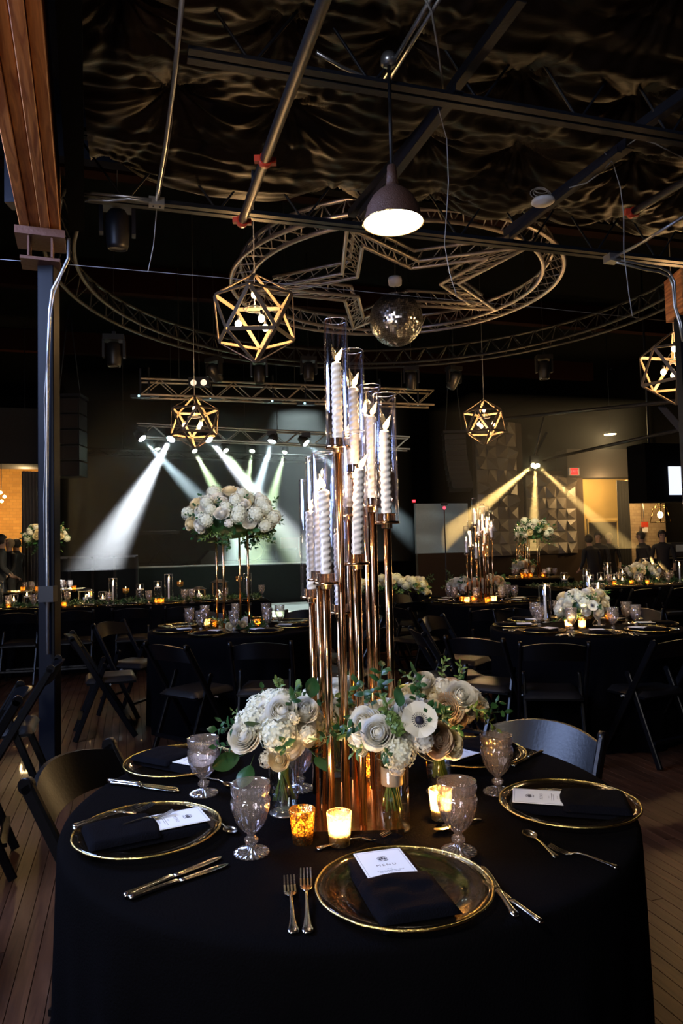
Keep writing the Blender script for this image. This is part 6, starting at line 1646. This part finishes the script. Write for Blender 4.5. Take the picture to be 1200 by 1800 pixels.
# fire alarm
p = pd(1133, 922, 18.9); t_ = thing('fire_alarm', 'red fire alarm box on the whitewashed brick', 'alarm', p, .3)
mb = MB(); mb.box((0, 0, 0), (.16, .08, .14)); obj('box', mb, M['red'], t_); mb = MB(); mb.box((0, 0, -.14), (.12, .07, .13)); obj('strobe', mb, M['whiteplastic'], t_); mb = MB(); mb.tube([(0, .03, .07), (0, .03, .75)], .012, 6); obj('conduit', mb, M['conduit'], t_)
p = pd(727, 881, 20.5); t_ = thing('alarm_strobe', 'small red strobe on the black wall left of the pale panel', 'alarm', p)
mb = MB(); mb.box((0, 0, 0), (.11, .08, .10)); obj('box', mb, M['red'], t_); mb = MB(); mb.box((0, -.05, 0), (.08, .03, .06)); obj('lens', mb, M['led'], t_)
# cage lantern
p = pd(1160, 905, 15.0); t_ = thing('cage_pendant', 'wire cage pendant with a glowing bulb below the black screen box', 'pendant lamp', p, .4)
ww = .14; mb = MB(); tp = [Vector((s1 * ww * .65, s2 * ww * .65, .16)) for s1, s2 in ((-1, -1), (1, -1), (1, 1), (-1, 1))]; bt = [Vector((s1 * ww, s2 * ww, -.16)) for s1, s2 in ((-1, -1), (1, -1), (1, 1), (-1, 1))]
for k in range(4):
    l = (k + 1) % 4; mb.tube([tp[k], bt[k]], .008, 5); mb.tube([tp[k], tp[l]], .008, 5); mb.tube([bt[k], bt[l]], .008, 5); mb.tube([tp[k], Vector((0, 0, .26))], .007, 5)
obj('cage', mb, M['brass'], t_); mb = MB(); mb.tube([(0, 0, .25), (0, 0, 1.1)], .005, 5); obj('cord', mb, M['wire'], t_)
mb = MB(); mb.ball((0, 0, 0), .055, 14, 8, (1, 1, 1.3)); obj('bulb', mb, M['bulb'], t_); mb = MB(); mb.tube([(0, 0, .06), (0, 0, .25)], .02, 8); obj('socket', mb, M['brass'], t_)
light('POINT', 'cage_light', p, 30, (1, .72, .35), shadow_soft_size=.06)
# black screen box and screen
D = 13.2
t_ = thing('projection_screen', 'white lit screen mounted on a hanging black box at right', 'screen', pd(1200, 830, D), .28)
mb = MB(); a = pd(1128, 780, D); b = pd(1360, 877, D); o_ = pd(1200, 830, D)
cxm = (a.x + b.x) / 2 - o_.x; czm = (a.z + b.z) / 2 - o_.z
mb.box((cxm, .35, czm), (b.x - a.x, .5, a.z - b.z)); o = obj('black_box', mb, M['black_wall'], t_)
mb = MB(); s0 = pd(1175, 820, D); s1 = pd(1340, 866, D); mb.box(((s0.x + s1.x) / 2 - o_.x, .06, (s0.z + s1.z) / 2 - o_.z), (s1.x - s0.x, .04, s0.z - s1.z)); obj('screen', mb, M['screen'], t_)
mb = MB(); 
for x_ in (cxm - .9, cxm + .9): mb.tube([(x_, .35, czm + (a.z - b.z) / 2), (x_, .35, 6.6 - o_.z)], .02, 6)
obj('hanger', mb, M['steel'], t_)
# beams at right
for (x0, y0, x1, y1, d0, d1, lb) in ((845, 740, 1200, 704, 16, 9.5, 'dim steel conduit below the cut-off lantern'), (955, 808, 1200, 754, 16, 10.5, 'dim steel pipe leading to the amber beam fixture')):
    simple('steel_pipe', lb, 'pipe', [pd(x0, y0, d0), pd(x1, y1, d1)], .03, M['pipe'], 8)
p0 = pd(1160, 712, 10.2); t_ = tag(obj('brace_bar', MB().bar((0, 0, 0), pd(1200, 758, 10.0) - p0, .09, .03), M['steel']), 'dark diagonal brace under the cut-off lantern', 'brace'); t_.location = p0
# disc pendants
for (x, y, d, r, lb, e) in ((1072, 763, 15.5, .14, 'flat lit disc lamp above the exit sign', 50), (44, 821, 15.8, .11, 'flat lit disc lamp under the left soffit', 60)):
    p = pd(x, y, d); t_ = thing('disc_lamp', lb, 'ceiling lamp', p)
    mb = MB(); mb.lathe([(.001, .05), (r * .7, .05), (r, .0), (r * .98, -.005), (.001, -.002)], 24); obj('shade', mb, M['steel'], t_); mb = MB(); mb.lathe([(.001, -.02), (r * .85, -.015), (r * .93, -.004), (.001, -.003)], 24); obj('diffuser', mb, M['disk'], t_)
    mb = MB(); mb.tube([(0, 0, .05), (0, 0, 6.6 - p.z)], .008, 6); obj('stem', mb, M['steel'], t_)
    light('POINT', 'disc_light', p + Vector((0, -.0, -.12)), e, (1, .70, .32), shadow_soft_size=.12)
for (x, y, d, e) in ((30, 900, 16.5, 170), (1060, 850, 19.0, 130), (1150, 860, 17.8, 120)):
    light('POINT', 'wall_fill', pd(x, y, d), e, (1, .62, .24), shadow_soft_size=.2)  # point lamps without fixtures, added to warm the far brick and plaster
# alcove bulbs
t_ = thing('bulb_cluster', 'cluster of glowing bulbs in the left alcove', 'pendant lamp', pd(-4, 868, 15))
for i, (x, y) in enumerate(((1, 866), (8, 873), (3, 881), (-6, 874))):
    mb = MB(); mb.ball(pd(x, y, 15), .035, 10, 6); obj('bulb', mb, M['bulb'], t_, world=True)
mb = MB(); mb.tube([pd(2, 860, 15), pd(2, 816, 15)], .008, 6); obj('cord', mb, M['wire'], t_, world=True)
# curtains
def curtain(x0, x1, yt, d0, d1, m, label, n=14):
    a = pd(x0, 900, d0); b = pd(x1, 900, d1); a.z = b.z = 0; zt = pd(x0, yt, d0).z; nn = Vector((-(b - a).y, (b - a).x, 0)).normalized(); o_ = (a + b) / 2
    mb = MB(); mb.grid(n * 8, 6, lambda u, v: a.lerp(b, u) - o_ + nn * .045 * math.sin(u * n * 2 * PI) * (.5 + .5 * (1 - v)) + Vector((0, 0, .01 + v * (zt - .01))))
    mb2 = MB(); mb2.grid(n * 8, 6, lambda u, v: a.lerp(b, 1 - u) - o_ + nn * (.006 + .045 * math.sin((1 - u) * n * 2 * PI) * (.5 + .5 * (1 - v))) + Vector((0, 0, .01 + v * (zt - .01)))); mb.merge(mb2)
    o = obj('curtain', mb, m); o.location = o_; tag(o, label, 'curtain'); return o
curtain(38, 72, 828, 15.6, 15.8, M['curtain'], 'grey pleated curtain left of the steel post', 6)
curtain(1086, 1106, 844, 18.6, 18.9, M['dcurtain'], 'black curtain between plaster and whitewashed brick', 4)

# ---- people
def person(loc, rz, h, label, hairm, skinm, shirtm, pose='stand', lean=0):
    rt = thing('person', label, 'person', loc, rz)
    k = h / 1.75
    J = dict(pel=(0, 0, .95), waist=(0, 0, 1.08), chest=(0, .0 + lean * .1, 1.30), neck0=(0, lean * .14, 1.45), neck=(0, .01 + lean * .16, 1.53), head=(0, .02 + lean * .18, 1.62), crown=(0, .01 + lean * .18, 1.71),
             sl=(-.17, 0 + lean * .1, 1.41), el=(-.23, .03, 1.13), wl=(-.20, .20, .95), hl=(-.18, .27, .93), sr=(.17, 0 + lean * .1, 1.41), er=(.23, .03, 1.13), wr=(.20, .18, .97), hr=(.18, .26, .95),
             hpl=(-.09, 0, .90), kl=(-.10, .03, .50), al=(-.10, -.02, .08), tl=(-.10, .12, .03), hpr=(.09, 0, .90), kr=(.10, .03, .50), ar=(.10, -.02, .08), tr=(.10, .12, .03))
    rad = dict(pel=.15, waist=.13, chest=.15, neck0=.075, neck=.052, head=.085, crown=.06, sl=.065, el=.045, wl=.03, hl=.03, sr=.065, er=.045, wr=.03, hr=.03, hpl=.09, kl=.06, al=.04, tl=.035, hpr=.09, kr=.06, ar=.04, tr=.035)
    E_ = [('pel', 'waist'), ('waist', 'chest'), ('chest', 'neck0'), ('neck0', 'neck'), ('neck', 'head'), ('head', 'crown'), ('chest', 'sl'), ('sl', 'el'), ('el', 'wl'), ('wl', 'hl'), ('chest', 'sr'), ('sr', 'er'), ('er', 'wr'), ('wr', 'hr'), ('pel', 'hpl'), ('hpl', 'kl'), ('kl', 'al'), ('al', 'tl'), ('pel', 'hpr'), ('hpr', 'kr'), ('kr', 'ar'), ('ar', 'tr')]
    ns_ = list(J); me = bpy.data.meshes.new('body'); me.from_pydata([Vector(J[n]) * k for n in ns_], [(ns_.index(a), ns_.index(b)) for a, b in E_], [])
    o = bpy.data.objects.new('body', me); C.objects.link(o); mod = o.modifiers.new('s', 'SKIN')
    for i, n in enumerate(ns_):
        v = me.skin_vertices[0].data[i]; r_ = rad[n] * k; v.radius = (r_, r_ * (.72 if n in ('pel', 'waist', 'chest') else 1)); v.use_root = n == 'pel'
    o.modifiers.new('u', 'SUBSURF').levels = 1
    dg = bpy.context.evaluated_depsgraph_get(); m2 = bpy.data.meshes.new_from_object(o.evaluated_get(dg)); bpy.data.objects.remove(o)
    m2.materials.clear(); m2.materials.append(shirtm); m2.materials.append(skinm)
    for p_ in m2.polygons:
        z = p_.center.z / k; x = abs(p_.center.x) / k
        p_.material_index = 1 if (z > 1.475 or (p_.center.y / k > .16 and .8 < z < 1.05 and x > .1)) else 0; p_.use_smooth = True
    body = obj('body', m2, None, rt)
    hd = Vector(J['head']) * k
    mb = MB(); mb.ball(hd + Vector((0, -.018, .028)) * k, .098 * k, 16, 10, (.95, 1.05, 1.1)); mb.v = [v if not (v[1] > hd.y + .035 * k and v[2] < hd.z + .06 * k) else (v[0], hd.y + .035 * k, v[2]) for v in mb.v]; obj('hair', mb, hairm, rt)
    mb = MB(); mb.ball(hd + Vector((0, .088, -.005)) * k, .016 * k, 8, 6, (.8, 1.2, 1.5)); obj('nose', mb, skinm, rt)
    for s_ in (-1, 1):
        mb = MB(); mb.ball(hd + Vector((s_ * .032, .075, .018)) * k, .011 * k, 8, 6); obj('eye', mb, M['ink'], rt)
        hb = Vector(J['hl' if s_ < 0 else 'hr']) * k
        mb = MB()
        for f_ in range(4): mb.tube([hb + Vector((s_ * (.018 - f_ * .012), .01, 0)), hb + Vector((s_ * (.018 - f_ * .012), .05, -.02)), hb + Vector((s_ * (.018 - f_ * .012), .06, -.055 + .004 * f_))], .008 * k, 5)
        mb.tube([hb + Vector((-s_ * .025, 0, .0)), hb + Vector((-s_ * .045, .03, -.01))], .009 * k, 5)
        obj('fingers', mb, skinm, rt)
    return rt
def pp(px, d, h, headpy):
    p = pd(px, 900, d); p.z = 0; return p
for (x, yh, rz, lb, hm, shirt) in ((1040, 948, .3, 'person in black with dark hair turned away, before the doorway', 'hair', 'shirt'), (1051, 942, 2.6, 'person in black facing left beside the faceted wall', 'hair', 'shirt'), (1070, 944, 2.9, 'fair-haired person in black standing in the doorway', 'blond', 'shirt'),
        (1133, 942, 1.8, 'person in black leaning left before the whitewashed brick', 'hair', 'shirt'), (1163, 940, 2.8, 'person in black jacket and white collar before the brick', 'hair', 'shirt'), (2, 948, -1.2, 'person in black cut off by the left edge', 'hair', 'shirt'), (17, 955, 2.5, 'person with light brown hair in the left alcove', 'blond', 'shirt'), (29, 955, 1.2, 'person with dark hair beside the grey curtain', 'hair', 'shirt')):
    d = {1040: 14.2, 1051: 14.9, 1070: 15.8, 1133: 14.6, 1163: 14.2, 2: 13.6, 17: 14.8, 29: 15.4}[x]
    p = pd(x, yh, d); h = (p.z + .10) ; h = max(1.5, min(1.85, h))
    if h < 1.55: d = d
    q = Vector((p.x, p.y, 0)); person(q, rz, h, lb, M[hm], M['skin'], M[shirt], lean=.6 if x in (1040, 1133) else 0)
# equipment box by the brick wall
t_ = thing('credit_terminal', 'dim equipment box on the bar at far right', 'equipment', pd(1190, 965, 16) - Vector((0, 0, .2))); mb = MB(); mb.box((0, 0, .2), (.4, .3, .3)); obj('housing', mb, M['soffit'], t_)
mb = MB(); mb.box((0, -.155, .22), (.2, .01, .15)); obj('face', mb, M['panelgrey'], t_)
t_ = thing('bar_counter', 'dark bar counter before the whitewashed brick', 'counter', pd(1180, 990, 16) * 1.0); t_.location.z = 0
zt = pd(1190, 965, 16).z - .2 - .0
mb = MB(); mb.box((.9, 0, zt / 2), (2.4, .6, zt - .04)); obj('body', mb, M['brown'], t_); mb = MB(); mb.box((.9, 0, zt - .02), (2.5, .7, .04)); obj('top', mb, M['chair'], t_)

# drop prototypes that were never placed
for o in list(C.objects):
    if o.get('label') == 'x':
        for k in CH.get(o.name, []):
            for g in CH.get(k.name, []): bpy.data.objects.remove(g)
            bpy.data.objects.remove(k)
        bpy.data.objects.remove(o)
